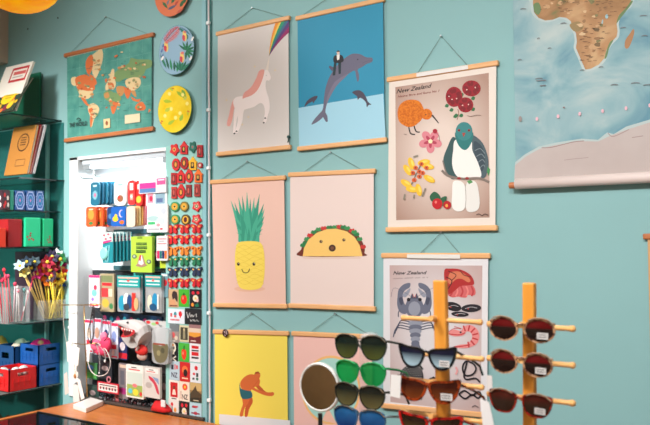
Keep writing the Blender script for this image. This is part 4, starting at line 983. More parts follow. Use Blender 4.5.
# third row
def d_pen(poly, txt):
    for x, y in ((.2,.08),(.6,.05),(.8,.16),(.35,.2)): poly(disc(x,y,.12,.035), (222,90,110)); 
    poly([(.1,.28),(.9,.22),(.9,.28),(.1,.36)], (216,60,130)); poly([(.3,.45),(.75,.4),(.6,.95),(.3,.95)], (120,200,206)); poly([(.5,.45),(.62,.43),(.5,.93),(.4,.93)], (16,84,104))
for i in range(6):
    pack('blister_pack', f'teal pen blister pack in third row, {ordn[i]} of six', 'pack', (102.5+i*4.4, 233-i*.2, 113+i*3.6, 263-i*.5), -.045+i*.022, (28,140,152), d_pen, .008, 1.2, header=((196,216,214), .3))
q = at(103.5,253.5,-.055); tag(MB().lathe(q, [(.035,.006),(.038,0),(.03,-.006),(.01,-.007)], mat((140,214,208), .4), 20, 'y').build('round_tag', base=q), 'round mint badge hanging on front teal pen pack', 'tag')
def d_volc(poly, txt):
    G = (26,70,40)
    rv = random.Random(8)
    for row in range(3):       # blocky lettering too small to read
        x = .25
        while x < .72:
            w0 = rv.uniform(.04,.08); y = .17+row*.105
            poly(rect(x, y, x+w0, y+.08), G); poly(rect(x+w0*.3, y+rv.uniform(.02,.03), x+w0*.7, y+rv.uniform(.045,.055)), (150,190,70)); x += w0+.015
    poly([(.22,.82),(.3,.78),(.42,.52),(.56,.52),(.7,.76),(.78,.8),(.5,.86)], (170,130,116)); poly([(.36,.76),(.46,.53),(.52,.53),(.62,.76),(.5,.8)], (226,222,218)); poly([(.4,.66),(.43,.53),(.5,.53),(.47,.7)], (206,60,50))
    for x, y in ((.17,.56),(.86,.7)): poly(disc(x,y,.11,.06), (90,100,90)); poly(disc(x,y,.06,.035), (170,190,160))
    poly(rect(.3,.03,.55,.055), (60,90,30))
pack('game_box', 'lime green kit card with volcano picture', 'box', (131,236.5,152,272), -.045, (176,212,70), d_volc, .02, .5, part='carton')
pack('game_box', 'dark green box right behind the lime volcano card', 'box', (151,233,161,268.5), -.0, (22,112,60), lambda p, t_: (p(rect(.1,.5,.9,.95), (24,40,40)), p([(.3,.55),(.5,.52),(.7,.7),(.6,.75)], (226,90,120))), .03, .5, part='carton')
def d_multi(poly, txt):
    poly(rect(.1,.1,.9,.14), (190,120,130)); poly(rect(.1,.3,.9,.33), (214,80,90)); poly(rect(.2,.2,.7,.23), (150,150,156))
    for i, c_ in enumerate(((214,30,90),(20,110,110),(24,40,90),(240,110,40))): poly(rect(.05+i*.23,.6,.05+i*.23+.21,.92), c_)
pack('card_pack', 'white hang card with coloured crayons at right of third row', 'pack', (156.5,236,167.5,260.5), -.04, (226,220,222), d_multi, .01, .8)
pack('card_pack', 'yellow green pack peeking below the crayon card', 'pack', (160,258,167,268), -.01, (190,206,60), None, .01, .5)
# fourth row
def d_xmas(poly, txt): poly(rect(.0,.0,1,.08), (232,50,120)); poly(disc(.5,.55,.26,.12), (120,190,190)); poly(disc(.6,.38,.16,.08), (210,60,90)); poly(rect(.1,.88,.9,.96), (220,50,70)); poly(disc(.35,.75,.14,.06), (150,110,200))
pack('card_pack', 'white pack with pink rim at left of fourth row', 'pack', (89,275,99.5,307), -.05, (232,224,232), d_xmas, .012, .6)
def d_xm2(poly, txt): poly(rect(.1,.05,.9,.22), (120,130,90)); poly(rect(.15,.24,.85,.32), (206,40,50)); poly(rect(.12,.38,.6,.62), (200,60,64)); poly(rect(.6,.4,.88,.6), (222,208,180)); poly(disc(.4,.78,.25,.12), (206,176,70)); poly(disc(.8,.85,.14,.08), (60,130,80))
pack('card_pack', 'red and green festive pack beside the pink-rimmed one', 'pack', (100,273.5,114,311), -.035, (172,156,124), d_xm2, .012, .6)
def d_hd(poly, txt):
    poly(rect(.04,.02,.96,.06), (240,180,160)); poly(rect(.08,.12,.92,.16), (240,226,220)); poly(disc(.5,.12,.07,.03), (220,60,60)); poly(rect(.08,.22,.92,.25), (220,240,236))
def d_bagA(poly, txt): d_hd(poly, txt); poly(disc(.22,.75,.16,.22), (40,150,180)); poly(disc(.42,.66,.14,.2), (240,236,226)); poly(disc(.55,.7,.12,.2), (30,70,120)); poly(rect(.66,.45,.82,.95), (220,54,44)); poly(disc(.85,.75,.1,.18), (206,170,120)); poly(disc(.42,.85,.14,.1), (60,60,70))
pack('gift_bag', 'clear bag of red and blue toys, teal header, fourth row', 'bag', (117.5,276,140,311.5), -.045, (220,230,230), d_bagA, .02, .6, bag=True, header=((30,160,160), .3))
pack('card_pack', 'second teal header pack half behind the red-and-blue bag', 'pack', (134,273.5,143,310), -.01, (36,120,132), lambda p, t_: (p(rect(.1,.1,.9,.16), (230,150,140)), p(rect(.2,.5,.8,.9), (214,60,50))), .012, .5, header=((40,160,156), .26))
def d_bagB(poly, txt): d_hd(poly, txt); poly(disc(.3,.72,.16,.2), (220,214,190)); poly(disc(.62,.7,.2,.24), (40,140,186)); poly(disc(.5,.85,.24,.1), (30,80,120)); poly(rect(.76,.5,.86,.9), (226,226,220))
pack('gift_bag', 'clear bag of blue toys with teal header at right', 'bag', (145.5,275.5,161.5,312), -.045, (220,230,230), d_bagB, .02, .6, bag=True, header=((30,160,160), .3))
pack('card_pack', 'small patterned pack right of the teal header bags', 'pack', (161,273,168,297), -.02, (110,150,160), lambda p, t_: (p(disc(.6,.4,.3,.14), (200,40,50)), p(disc(.3,.7,.2,.12), (40,40,60)), p(rect(.1,.05,.9,.12), (230,230,226))), .012, .5)
# fifth row
pack('card_pack', 'long navy and teal strip behind the shark puppet', 'pack', (101,312,162,323), .03, (18,48,78), lambda p, t_: [p(disc(.06+.11*i,.5,.03,.25), (40,130,150) if i % 2 else (180,60,110)) for i in range(9)], .012, .6)
def d_sock(c1):
    def f(poly, txt): poly(rect(0,.02,1,.1), (226,50,90)); poly(disc(.5,.4,.3,.16), c1); poly(rect(.2,.62,.8,.74), (206,40,60)); poly(disc(.4,.84,.2,.08), (240,230,226)); poly(rect(.1,.93,.9,.97), (226,50,90))
    return f
for i, (x0, y0, x1, y1, c1, lab) in enumerate(((85,319,93,352,(222,200,180),'cream patterned sock pack at left of fifth row'), (93,318,101,354,(190,150,130),'pink edged sock pack behind dark necklace hoop'), (102,320,110,357,(40,60,110),'white and navy sock pack right of necklace hoop'), (110,322,118,358,(130,150,200),'lilac sock pack just left of the shark puppet'))):
    pack('sock_pack', lab, 'socks', (x0,y0,x1,y1), -.03+i*.012, (206,214,226), d_sock(c1), .012, .8)
pack('sock_pack', 'red and navy sock pack below the shark jaw', 'socks', (118,337,127,359), .01, (40,54,100), lambda p, t_: (p(rect(0,.7,1,.95), (196,36,50)), p(disc(.5,.4,.3,.2), (214,206,210))), .012, .8)
# shark puppet head
Ys = -.06
t = thing('shark_puppet', 'grey shark head puppet with open red mouth', 'puppet', at(132,350,Ys), None)
q = MB()
def sp(x, y, Y=Ys): return at(x, y, Y)
G = mat((196,190,188), .7)
rings = [((114.5,321.3),.6),((120,322.5),2.4),((126,323.5),4.2),((132,325),6.0),((138,329),8.6),((143,334),9.5),((145,340),8.5),((142,346),6),((138,349),3)]
vs = []; fs = []; n = 12
for (x, y), r in rings:
    c = sp(x, y); rr = r/155
    for k in range(n):
        a_ = 2*math.pi*k/n; vs.append(c+Vector((math.cos(a_)*rr*.55, -math.sin(a_)*rr*.9, math.cos(a_)*rr*1.0 if False else math.sin(a_+math.pi/2)*rr*.9)))
for i in range(len(rings)-1):
    for k in range(n): fs.append((i*n+k, i*n+(k+1) % n, (i+1)*n+(k+1) % n, (i+1)*n+k))
fs += [tuple(range(n)), tuple((len(rings)-1)*n+k for k in range(n))[::-1]]
q.add(vs, fs, G)
low = [(121,336.5),(126,336),(131,334.5),(134,336),(138,342),(136,347),(131,348),(126,344.5)]
q.prism([sp(*p_, Ys-.02) for p_ in cr(low)][::-1], (0,.05,0), mat((184,178,174), .7))
q.build('head', t, smooth=False)
q = MB(); A = Art(q, Ys-.07, (0,0,1)); A.poly([(118,326),(124,328),(134,330),(134.5,333),(131,336),(124,337.5),(121,336.5),(123,332)], (188,44,50), True); A.poly([(124,330.5),(131,331.5),(130,334.5),(124.5,335.5)], (86,24,28), True)
for k in range(5): A.poly([(121+k*2.4,327.6+k*.6),(123+k*2.4,328+k*.6),(122.2+k*2.4,330.2+k*.5)], (240,236,228))
q.build('mouth', t)
MB().ball(sp(127.5,322.5,Ys-.035), .007, M_black, 8).build('eye', t)
def plush(label, name, cat, blobs, Y):
    t = thing(name, label, cat, at(blobs[0][0], blobs[0][1]+blobs[0][3], Y), None)
    q = MB()
    for x, y, rx, ry, col, dy in blobs: c = at(x, y, Y+dy); q.ball(c, ry/155, mat(col, .8, var=.12, vscale=60), 14, (rx/ry*1.45, .6, 1))
    q.build('body', t, smooth=True)
plush('pink plush bow toy hanging behind necklace stand', 'plush_toy', 'toy', [(101,349,8,6,(226,70,110),0),(96,345,5,6,(232,96,130),-.01),(106,344,5,7,(222,60,100),-.01),(104,337,3,5,(236,120,150),0)], -.06)
pack('gift_bag', 'white crinkled gift bag right of the shark puppet', 'bag', (145,320,167,352), -.01, (196,194,192), lambda p, t_: (p(disc(.15,.06,.1,.05), (206,50,50)), p(disc(.4,.1,.12,.05), (150,190,120)), p(disc(.55,.06,.08,.05), (206,60,60)), p([(.1,.3),(.5,.2),(.55,.8),(.2,.95)], (170,170,172))), .02, 2)
pack('gift_bag', 'clear bag of olive sweets beside the postcards', 'bag', (152,327,168.5,363), -.05, (200,204,200), lambda p, t_: (p([(.04,.45),(.5,.5),(.95,.44),(.92,.8),(.6,.96),(.2,.9)], (112,104,76), True), p(rect(.1,.43,.8,.48), (150,76,60)), p(disc(.4,.7,.12,.08), (150,140,100)), p(disc(.65,.62,.12,.08), (84,80,60))), .03, 4, bag=True)
plush('red ball toy in a small bag below the shark', 'ball_toy', 'toy', [(141.5,350,5.5,5,(206,44,40),-.01),(142,356,4.5,4,(190,160,150),0)], -.05)
# sixth row
def d_sign(poly, txt):
    poly(rect(.05,.14,.95,.86), (226,214,206)); poly(rect(.1,.24,.9,.36), (80,60,60))
    for i in range(6): poly(disc(.15+.14*i,.6,.05,.14), (50,40,44) if i % 2 else (120,40,50))
    poly(rect(.05,.46,.95,.48), (196,50,60))
pack('sign_card', 'red bordered sign card with row of dark figures', 'sign', (97.5,381,118.5,391), -.05, (190,40,56), d_sign, .006, .4, part='card')
q = MB(); e = at(109,379.5,-.047); q.lathe((e.x,-.047,e.z), [(.02,0),(.02,-.003),(.012,-.003),(.012,0)], mat((200,120,130), .5), 16, 'y'); tag(q.build('ring_tag'), 'pinkish ring tag above the red bordered sign', 'tag')
def d_seal(poly, txt): poly(rect(.04,.02,.96,.2), (226,222,214)); poly(rect(.3,.06,.6,.09), (60,50,50)); poly(rect(.15,.12,.8,.16), (206,90,90)); poly(rect(.06,.22,.94,.6), (196,206,196)); poly(rect(.06,.6,.94,.95), (150,170,90)); poly(disc(.25,.8,.12,.08), (90,190,200)); poly(disc(.55,.82,.16,.1), (236,206,60)); poly(disc(.5,.62,.14,.06), (226,120,120)); poly(disc(.85,.85,.08,.07), (206,60,60))
pack('blister_pack', 'white hang pack with green and yellow picture in lowest row', 'pack', (126,364,143.5,396.5), -.05, (226,222,214), d_seal, .015, .6)
pack('blister_pack', 'grey hang pack with purple ball at left of lowest row', 'pack', (118.5,363,128,398), -.02, (120,112,116), lambda p, t_: (p(rect(.1,.03,.9,.12), (206,180,160)), p(disc(.5,.78,.42,.1), (150,40,110)), p(rect(.2,.2,.6,.6), (90,90,100))), .015, .6)
pack('blister_pack', 'pale hang pack with red curve at right of lowest row', 'pack', (144,366,160,396.5), -.045, (206,200,194), lambda p, t_: (p(rect(.1,.05,.9,.2), (230,226,220)), p(rect(.3,.08,.6,.11), (60,50,50)), p(rect(.15,.14,.7,.17), (200,90,90)), p([(.3,.3),(.6,.38),(.85,.6),(.95,.85),(.8,.8),(.62,.55),(.35,.4)], (196,60,80), True), p([(.5,.3),(.9,.35),(.95,.55),(.7,.42)], (130,150,180)), p(disc(.3,.6,.2,.1), (176,166,160))), .015, .6)
for i, (x0, y0, x1, y1, col, lab) in enumerate(((86,362,97,378,(60,120,70),'green and blue pack behind the necklace stand'), (86,384,99,403,(46,70,64),'dark green pack at foot of the necklace stand'), (159,352,168,374,(60,54,54),'dark pack low beside the postcards'), (160,375,168,402,(92,84,82),'grey brown pack beneath the dark one'), (98,360,112,378,(40,44,50),'charcoal pack behind the necklace loop'))):
    pack('card_pack', lab, 'pack', (x0,y0,x1,y1), .02, col, (lambda p, t_: (p(disc(.4,.3,.3,.16), (70,120,180)), p(rect(.1,.6,.9,.9), (80,160,70)))) if i == 0 else (lambda p, t_: p(disc(.5,.4,.25,.14), (170,150,150))), .012, .5)
# tray floor with dark beads
q = MB(); rnd = random.Random(11); mats = [mat(c_, .3) for c_ in ((30,30,36),(50,54,60),(24,60,70),(120,120,124),(80,36,44))]
for k in range(420):
    x, y = rnd.uniform(-1.98,-1.45), rnd.uniform(-.02,.10); q.ball((x, y, .562+rnd.uniform(0,.02)), rnd.uniform(.005,.009), mats[k % 5], 6)
tag(q.build('beads', smooth=True), 'dark loose beads spread over the recess floor', 'beads', kind='stuff')
c = at(160, 409, -.035); cloth('red cloth bundle on recess floor by postcards', (c.x, -.02, .557), .085, .045, .055, (200,30,36), 'cloth_bundle')
c = at(162, 405, -.06); q = MB(); q.box((c.x-.018,-.055,.585), (c.x+.018,-.047,.625), mat((220,220,220), .4)); tag(q.build('patterned_tile', bevel=.004), 'small white patterned tile on the red bundle', 'tile')
c = at(118, 402, 0); cloth('pink and green patterned scarf on recess floor', (c.x, .03, .557), .09, .04, .05, (186,100,100), 'scarf', 'scarf')

# ------------------------------------------------------------------ magnet board
bx0, bx1 = at(166, 280, -.012).x, at(202.5, 280, -.012).x
z0, z1 = .5, at(185, 144.5, -.012).z
tag(MB().box((bx0, -.014, z0), (bx1, -.002, z1), mat((146,196,188), .4)).build('magnet_board', bevel=.002), 'narrow pale teal board covered with magnets and postcards', 'board')
YM = -.0145
def magnet(label, outline, cx, cy_, s, col, inner=None, icol=None, th=.009, dots=None):
    pts = [(cx+a*s[0], cy_+b_*s[1]) for a, b_ in outline]
    c = at(cx, cy_+s[1], YM); t = thing('fridge_magnet', label, 'magnet', (c.x, YM, c.z), 'souvenir magnets')
    q = MB(); q.prism([at(x, y, YM-th) for x, y in pts][::-1], (0,th-.0003,0), mat(col, .5)); q.build('magnet_body', t)
    q = MB(); k = 0
    for (o, c_) in (inner or []): q.flat([Vector((p_.x, YM-th-.0003-.00008*k, p_.z)) for p_ in [at(cx+a*s[0], cy_+b_*s[1], YM-th) for a, b_ in o]], mat(c_, .5)); k += 1
    if inner: q.build('painted_motif', t)
def eo(x=0, y=0, a=1, b_=1, n=14): return ell(x, y, a, b_, n)
house = [(-1,-.25),(-.55,-.5),(0,-1.1),(.55,-.5),(1,-.25),(.8,-.1),(.8,1),(-.8,1),(-.8,-.1)]
square = [(-.75,-1),(.75,-1),(.8,1),(-.8,1)]
blossom = [(math.cos(i*math.pi/10)*(1 if i % 4 < 2 else .75), math.sin(i*math.pi/10)*(1 if i % 4 < 2 else .75)) for i in range(20)]
pointy = eo()[:]; pointy = [(a, b_ if b_ > -.8 else b_*1.3) for a, b_ in pointy]
butter = [(0,-.45),(.35,-.8),(.95,-1),(1,-.45),(.6,0),(.8,.5),(.55,1),(.2,.75),(0,.3),(-.2,.75),(-.55,1),(-.8,.5),(-.6,0),(-1,-.45),(-.95,-1),(-.35,-.8)]
RED, RD2, ORG, YEL, GRN2, DGR = (206,44,46), (170,32,38), (232,110,44), (238,176,44), (54,140,86), (36,100,84)
DK = (40,30,30)
mo = lambda o, c_: (o, c_)
oval_in = [(eo(0,0,.55,.6), (70,60,40)), (eo(0,0,.3,.4), (230,150,60))]
house_in = [([(-.35,-.2),(.35,-.2),(.4,.75),(-.4,.75)], DK), (eo(0,.2,.2,.3), (200,160,70))]
sq_in = [([(-.45,-.6),(.45,-.6),(.5,.7),(-.5,.7)], (96,44,40)), (eo(0,0,.25,.5), (206,90,80))]
rows = [
 (174.2,149.5,(4.6,6.2),blossom,RED,[(eo(0,0,.35,.35),(230,170,90)),(eo(0,0,.16,.16),DK)],'red blossom magnet at top left of board'),
 (183.7,147.8,(4.3,6.2),house,RED,house_in,'red house magnet in the top row'),
 (192.5,147,(3.9,6),blossom,DGR,[(eo(0,0,.4,.35),(90,130,120)),(eo(0,0,.15,.15),(206,70,60))],'dark green flower magnet in the top row'),
 (199.6,151,(3.4,6),square,RD2,sq_in,'brick red tile magnet at right end of top row'),
 (175.6,164.5,(3.8,6.2),eo(),RED,oval_in,'red oval magnet at left of second row'),
 (184,163,(3.9,6.4),eo(),RD2,oval_in,'darker red oval magnet in middle of second row'),
 (192.4,163.5,(4.4,6.4),house,YEL,house_in,'yellow house magnet in second row'),
 (199.8,165.2,(2.4,2.9),eo(),RD2,[(eo(0,0,.5,.5),(220,200,180))],'tiny round dark red magnet at right of second row'),
 (173.6,178.6,(3.4,5.8),square,RD2,sq_in,'red tile magnet at left of third row'),
 (180.6,176.4,(4.6,6.4),house,RED,house_in,'red house magnet in third row'),
 (188.8,176.5,(3.8,6.2),pointy,RED,oval_in,'red pointed oval magnet in third row'),
 (198,175.8,(4.4,6.6),house,ORG,house_in,'orange house magnet at right of third row'),
 (173.8,192.6,(3.2,5.8),square,(190,60,56),sq_in,'red tile magnet at left of fourth row'),
 (180.8,192.2,(3.8,6.4),pointy,RED,oval_in,'red pointed oval magnet in fourth row'),
 (188.4,190.6,(3.3,6),square,(150,48,50),sq_in,'dark red tile magnet in fourth row beside pointed oval'),
 (196.8,190.2,(3.5,6.2),square,(168,56,52),sq_in,'red tile magnet at right end of fourth row'),
]
disc_in = [(eo(0,0,.72,.72),(214,150,50)),(eo(0,0,.4,.4),(230,190,80)),(eo(0,0,.22,.22),DK)]
wreath_in = [(blossom and [(a*.6,b_*.6) for a,b_ in blossom],(236,140,130)),(eo(0,0,.35,.35),(80,130,80)),(eo(0,0,.15,.15),(236,220,190))]
rows += [
 (174.6,206.6,(4.4,4.9),eo(),GRN2,disc_in,'upper green rimmed disc magnet at left of fifth row'),
 (184,206.4,(4.2,5),eo(),(120,110,50),disc_in,'upper olive rimmed disc magnet in fifth row'),
 (196.5,206.2,(4.6,5.4),blossom,RED,wreath_in,'upper red wreath magnet at right of fifth row'),
 (174.8,219.4,(4.4,5),eo(),GRN2,disc_in,'lower green rimmed disc magnet at left of sixth row'),
 (185.4,219.8,(4.4,5.4),eo(),(90,70,36),[(eo(0,0,.7,.7),(226,170,60)),(eo(0,0,.4,.5),(90,30,30))],'lower dark rimmed disc magnet in sixth row'),
 (196.2,219.4,(4.8,5.4),blossom,RED,wreath_in,'lower red wreath magnet at right of sixth row')]
for cx, cy_, s, o, col, inn, lab in rows: magnet(lab, o, cx, cy_, s, col, inn)
bcols = [(229,(204,40,44),'red','top'),(239.5,(212,34,40),'red','second'),(251,(232,130,50),'orange','only orange'),(261.5,(40,120,84),'green','only green'),(272,(44,56,84),'dark blue','only dark blue'),(283,(200,36,44),'red','bottom')]
for j, (y, col, nm, rw) in enumerate(bcols):
    for i, x in enumerate((172.6,184,196)):
        lab = f'{nm} butterfly magnet, {("left","middle","right")[i]} one of {rw} butterfly row'
        magnet(lab, butter, x, y+(i-1)*-.2, (5.2,4.8), col, [([(-.08,-.5),(.08,-.5),(.1,.6),(-.1,.6)],(30,26,28)),(eo(.55,-.5,.18,.18,8),(236,180,90) if nm != 'orange' else (90,40,30)),(eo(-.55,-.5,.18,.18,8),(236,180,90) if nm != 'orange' else (90,40,30))], th=.012)
# postcards
YC = -.0145
pcn = [0]
def card(label, r, col, deco, shrink=0):
    x0, y0, x1, y1 = r
    s = lambda a, b_: (x0+(x1-x0)*a, y0+(y1-y0)*b_ + (x1-x0)*a*((y0-249)/(x0+701)))
    Yc = YC-.0003*(pcn[0] % 7); pcn[0] += 1
    c = at(*s(.5,1), Yc); t = thing('postcard', label, 'postcard', (c.x, Yc, c.z), 'postcards on the board')
    q = MB(); q.prism([at(*s(*p_), Yc-.0016) for p_ in ((0,0),(1,0),(1,1),(0,1))][::-1], (0,.0013,0), mat(col, .45)); q.build('card', t)
    q = MB(); k = [0]
    def P(a, b_): v = at(*s(a, b_), Yc-.0016); return Vector((v.x, v.y-.0002-.00004*k[0], v.z))
    def poly(pts, c_, sm=False):
        if sm: pts = cr(pts)
        q.flat([P(*p_) for p_ in pts], mat(c_, .45)); k[0] += 1
    def txt(body, a, b_, h, c_):
        vs, fs = text_geo(body); xx0 = min(v[0] for v in vs); xx1 = max(v[0] for v in vs)
        q.add([P(a[0]+(v[0]-xx0)/(xx1-xx0)*(b_-a[0]), a[1]-v[1]/.7*h) for v in vs], fs, mat(c_, .45)); k[0] += 1
    deco(poly, txt); q.build('print', t)
def d_tan(p, t): p([(.5,.1),(.85,.2),(.9,.7),(.6,.5),(.45,.6),(.35,.3)], (60,44,44), True); p([(.1,.6),(.6,.55),(.8,.95),(.1,.9)], (206,150,110)); p(rect(.1,.88,.9,.95), (120,70,60))
def d_tomato(p, t): p(disc(.5,.58,.3,.28,16), (214,44,30)); p([(.35,.3),(.5,.2),(.66,.3),(.5,.36)], (30,90,40)); p(disc(.42,.5,.06,.1), (240,140,110))
def d_flow(p, t): p(disc(.3,.2,.13,.1), (206,40,60)); p(disc(.7,.18,.13,.09), (206,40,50)); p(disc(.5,.48,.24,.18), (226,214,190)); p(disc(.65,.58,.12,.1), (226,180,170)); p(disc(.25,.82,.12,.1), (232,140,50)); p([(.4,.85),(.7,.7),(.8,.9),(.55,.95)], (30,110,80)); p(disc(.5,.48,.08,.06), (240,190,80))
def d_icons(p, t): p(rect(.14,.3,.26,.55), (200,80,80)); p(disc(.44,.35,.09,.16), (60,140,150)); p(rect(.37,.42,.5,.58), (206,90,90)); p(disc(.75,.32,.11,.2), (214,40,50)); p(rect(.71,.4,.78,.6), (214,40,50)); [p(rect(.15+i*.08,.69,.21+i*.08,.8), (206,50,60)) for i in range(7)]
def d_script(p, t): [p([(x0,y0),(x0+.03,y0-.01),(x1+.03,y1-.01),(x1,y1)], (214,212,208)) for (x0,y0,x1,y1) in ((.08,.25,.17,.62),(.17,.62,.28,.28),(.3,.38,.32,.55),(.36,.54,.4,.38),(.4,.38,.46,.54),(.5,.54,.54,.38),(.56,.46,.66,.42),(.66,.3,.68,.54),(.3,.7,.36,.82),(.36,.82,.44,.68),(.46,.8,.52,.68),(.52,.68,.58,.8),(.62,.8,.68,.7),(.7,.7,.82,.8))]
def d_photo1(p, t): p(rect(0,0,1,.4), (110,116,120)); p(disc(.4,.6,.2,.16), (206,90,90)); p(disc(.7,.75,.18,.12), (206,190,170)); p(rect(.06,.9,.6,.95), (220,210,200))
def d_photo2(p, t): p(rect(.1,.12,.9,.88), (70,66,54)); p([(.4,.3),(.6,.28),(.64,.8),(.38,.82)], (150,140,110)); p(disc(.5,.25,.1,.08), (200,180,140))
def d_sunset(p, t): p(rect(0,0,1,.2), (150,110,110)); p(rect(0,.2,1,.42), (214,190,170)); p(rect(0,.42,1,.66), (222,150,60)); p([(0,.6),(.5,.68),(1,.58),(1,1),(0,1)], (110,40,44)); p(rect(.15,.84,.6,.9), (220,190,180))
def d_skull(p, t): p(disc(.5,.32,.3,.24,16), (226,216,196)); p(rect(.36,.46,.64,.62), (226,216,196)); p(disc(.4,.33,.08,.08), DK); p(disc(.6,.33,.08,.08), DK); p(disc(.5,.2,.1,.06), (220,130,50)); p([(.15,.72),(.22,.68),(.85,.9),(.8,.95)], (220,210,195)); p([(.85,.72),(.78,.68),(.15,.9),(.2,.95)], (220,210,195))
def d_pepper(p, t): p([(.3,.4),(.5,.32),(.72,.42),(.7,.75),(.5,.92),(.3,.72)], (222,60,34), True); p([(.45,.36),(.5,.12),(.58,.14),(.56,.36)], (24,80,40)); p(disc(.42,.55,.05,.1), (244,150,120))
def d_stripes(p, t): p(rect(.18,.12,.82,.28), (200,30,36)); p(rect(.18,.34,.82,.42), (50,40,44)); p(rect(.18,.46,.82,.66), (206,40,44)); p(rect(.18,.72,.82,.82), (60,50,50))
def d_nzb(p, t): p(rect(.18,.2,.4,.45), (60,56,70)); p(rect(.5,.15,.6,.45), (206,50,60)); p(rect(.66,.2,.84,.4), (206,70,70)); t('NZ', (.2,.85), .8, .26, (70,60,80))
def d_redc(p, t): p(disc(.5,.4,.3,.22), (230,110,60)); p(disc(.55,.55,.2,.2), (44,34,34)); p(rect(.2,.8,.8,.86), (240,200,170))
def d_wr(p, t): p(disc(.55,.25,.16,.12), (206,40,50)); p(rect(.25,.5,.45,.62), (206,40,50)); p(rect(.55,.5,.75,.7), (50,60,60)); p(rect(.2,.76,.4,.86), (60,50,54)); p(disc(.65,.8,.12,.08), (40,110,90))
def d_rw(p, t): p(rect(.14,.1,.86,.82), (190,34,40)); p([(.3,.7),(.5,.25),(.72,.7)], (236,206,190)); p(disc(.5,.35,.12,.1), (120,60,50)); p(rect(.25,.87,.75,.92), (60,60,60))
def d_nzf(p, t): p(disc(.55,.28,.26,.17), (222,80,50)); p(disc(.55,.28,.1,.07), (240,190,70)); t('NZ', (.28,.88), .84, .24, (50,44,46)); p(rect(.14,.5,.2,.88), (150,90,80))
def d_mount(p, t): p(rect(0,0,1,.4), (196,166,110)); p([(0,.6),(.3,.35),(.48,.15),(.62,.4),(1,.55),(1,1),(0,1)], (78,66,50)); p([(0,.8),(1,.72),(1,1),(0,1)], (50,48,40)); p(rect(.3,.88,.75,.93), (200,190,160))
def d_wred(p, t): p(disc(.35,.25,.12,.1), (200,40,50)); p(rect(.3,.35,.4,.6), (60,110,90)); p(disc(.65,.5,.14,.12), (214,140,70)); p(rect(.25,.72,.45,.86), (180,40,50)); p(rect(.55,.7,.75,.86), (200,60,60))
def d_pblue(p, t): p(rect(.2,.15,.6,.24), (150,40,60)); p(rect(.3,.13,.7,.2), (190,60,70)); p(rect(.15,.45,.85,.52), (130,60,80)); p(disc(.5,.48,.16,.08), (170,50,70)); p(rect(.3,.78,.7,.86), (170,50,60))
cards = [
 ('tan postcard with dark figure at top left', (168.5,289,178.5,307), (196,160,122), d_tan), ('bright green postcard with red tomato near the top', (178.7,289,189,306.5), (70,170,50), d_tomato), ('black postcard with flowers at top right of board', (189.6,289,201.5,308), (30,30,34), d_flow),
 ('pale wide postcard with red and teal icons', (168,308.5,184.5,323), (214,220,228), d_icons), ('black wide postcard with white handwriting', (185,308,201.5,324), (36,36,40), d_script),
 ('grey photo postcard with red flowers', (169.5,323.5,179,342), (150,136,130), d_photo1), ('cream bordered postcard with dark photo', (179.5,325,188.7,341.5), (206,196,160), d_photo2), ('sunset landscape postcard with dark red ground', (188.8,324,200.8,343), (206,160,120), d_sunset),
 ('black postcard with white skull and crossbones', (167.8,340,178,362), (26,26,30), d_skull), ('green postcard with red pepper', (178.6,342.5,189.2,361), (70,170,60), d_pepper), ('white postcard with red and black stripes', (189.6,343,200.6,361.5), (222,222,224), d_stripes),
 ('pale blue postcard with dark letters, left of red card', (169.5,360.5,179.5,379.5), (176,196,206), d_nzb), ('red postcard with orange sun and black shape', (179.8,361.5,190,381), (196,40,40), d_redc), ('white postcard with red and black symbols', (190.2,362.5,201,382), (216,220,224), d_wr),
 ('white postcard with red framed picture', (169,379.5,179,400), (226,220,212), d_rw), ('cream postcard with orange flower above large letters', (179.3,380.5,189.5,401), (230,214,196), d_nzf), ('brown mountain photo postcard at right', (190,382,201.5,401.5), (150,120,80), d_mount),
 ('white postcard with small red motifs at bottom left', (168.5,398.5,178.7,419), (214,210,206), d_wred), ('black postcard with flowers in bottom row', (179.2,400.5,189.2,421.5), (34,36,38), d_flow), ('pale blue postcard with red marks at bottom right', (189.6,402,201.5,423.5), (176,206,218), d_pblue)]
for lab, r, col, d in cards: card(lab, r, col, d)

# ------------------------------------------------------------------ jewellery stand on the counter
sc = atz(88.5, 404, CT); 
t = thing('jewellery_stand', 'brass necklace stand on white block at counter left', 'stand', (sc.x, sc.y, CT))
e1, e2, e3 = atz(73, 409, CT), atz(86, 413.2, CT), atz(103.5, 405.5, CT)
u = (e2-e1); v = (e3-e2); e4 = e1+v; hh = .028
q = MB(); q.hexa([e1, e2, e2+Vector((0,0,hh)), e1+Vector((0,0,hh)), e4, e3, e3+Vector((0,0,hh)), e4+Vector((0,0,hh))], mat((236,230,226), .35)); q.build('base', t, bevel=.003)
sY = sc.y
def js(px, py): return at(px, py, sY)
pole_top = js(84, 306); pb = js(87.2, 397)
MB().tube([pb, js(86,360), js(84.5,330), pole_top], .0032, M_brass, 8).build('pole', t, smooth=True)
MB().tube([js(59,305), js(84,305), js(101,304.5)], .0034, M_brass, 8).build('upper_arm', t, smooth=True)
MB().tube([js(69,342.5), js(84,344.5), js(97,343)], .0028, M_brass, 8).build('lower_arm', t, smooth=True)
def loop(pts, n=6): return [js(*p_) for p_ in cr(pts, n, False)]
def necklace(label, pts, r, col, pend=None, metal=0.0):
    c = js(*pts[len(pts)//2]); t = thing('necklace', label, 'necklace', c, 'necklaces on the brass stand')
    MB().tube(loop(pts), r, mat(col, .4, metal), 6).build('chain', t, smooth=True)
    if pend:
        q = MB()
        for (x, y, rr, col2) in pend: q.ball(js(x, y)+Vector((0,-.003,0)), rr, mat(col2, .3), 10, (1,.5,1.2))
        q.build('pendant', t, smooth=True)
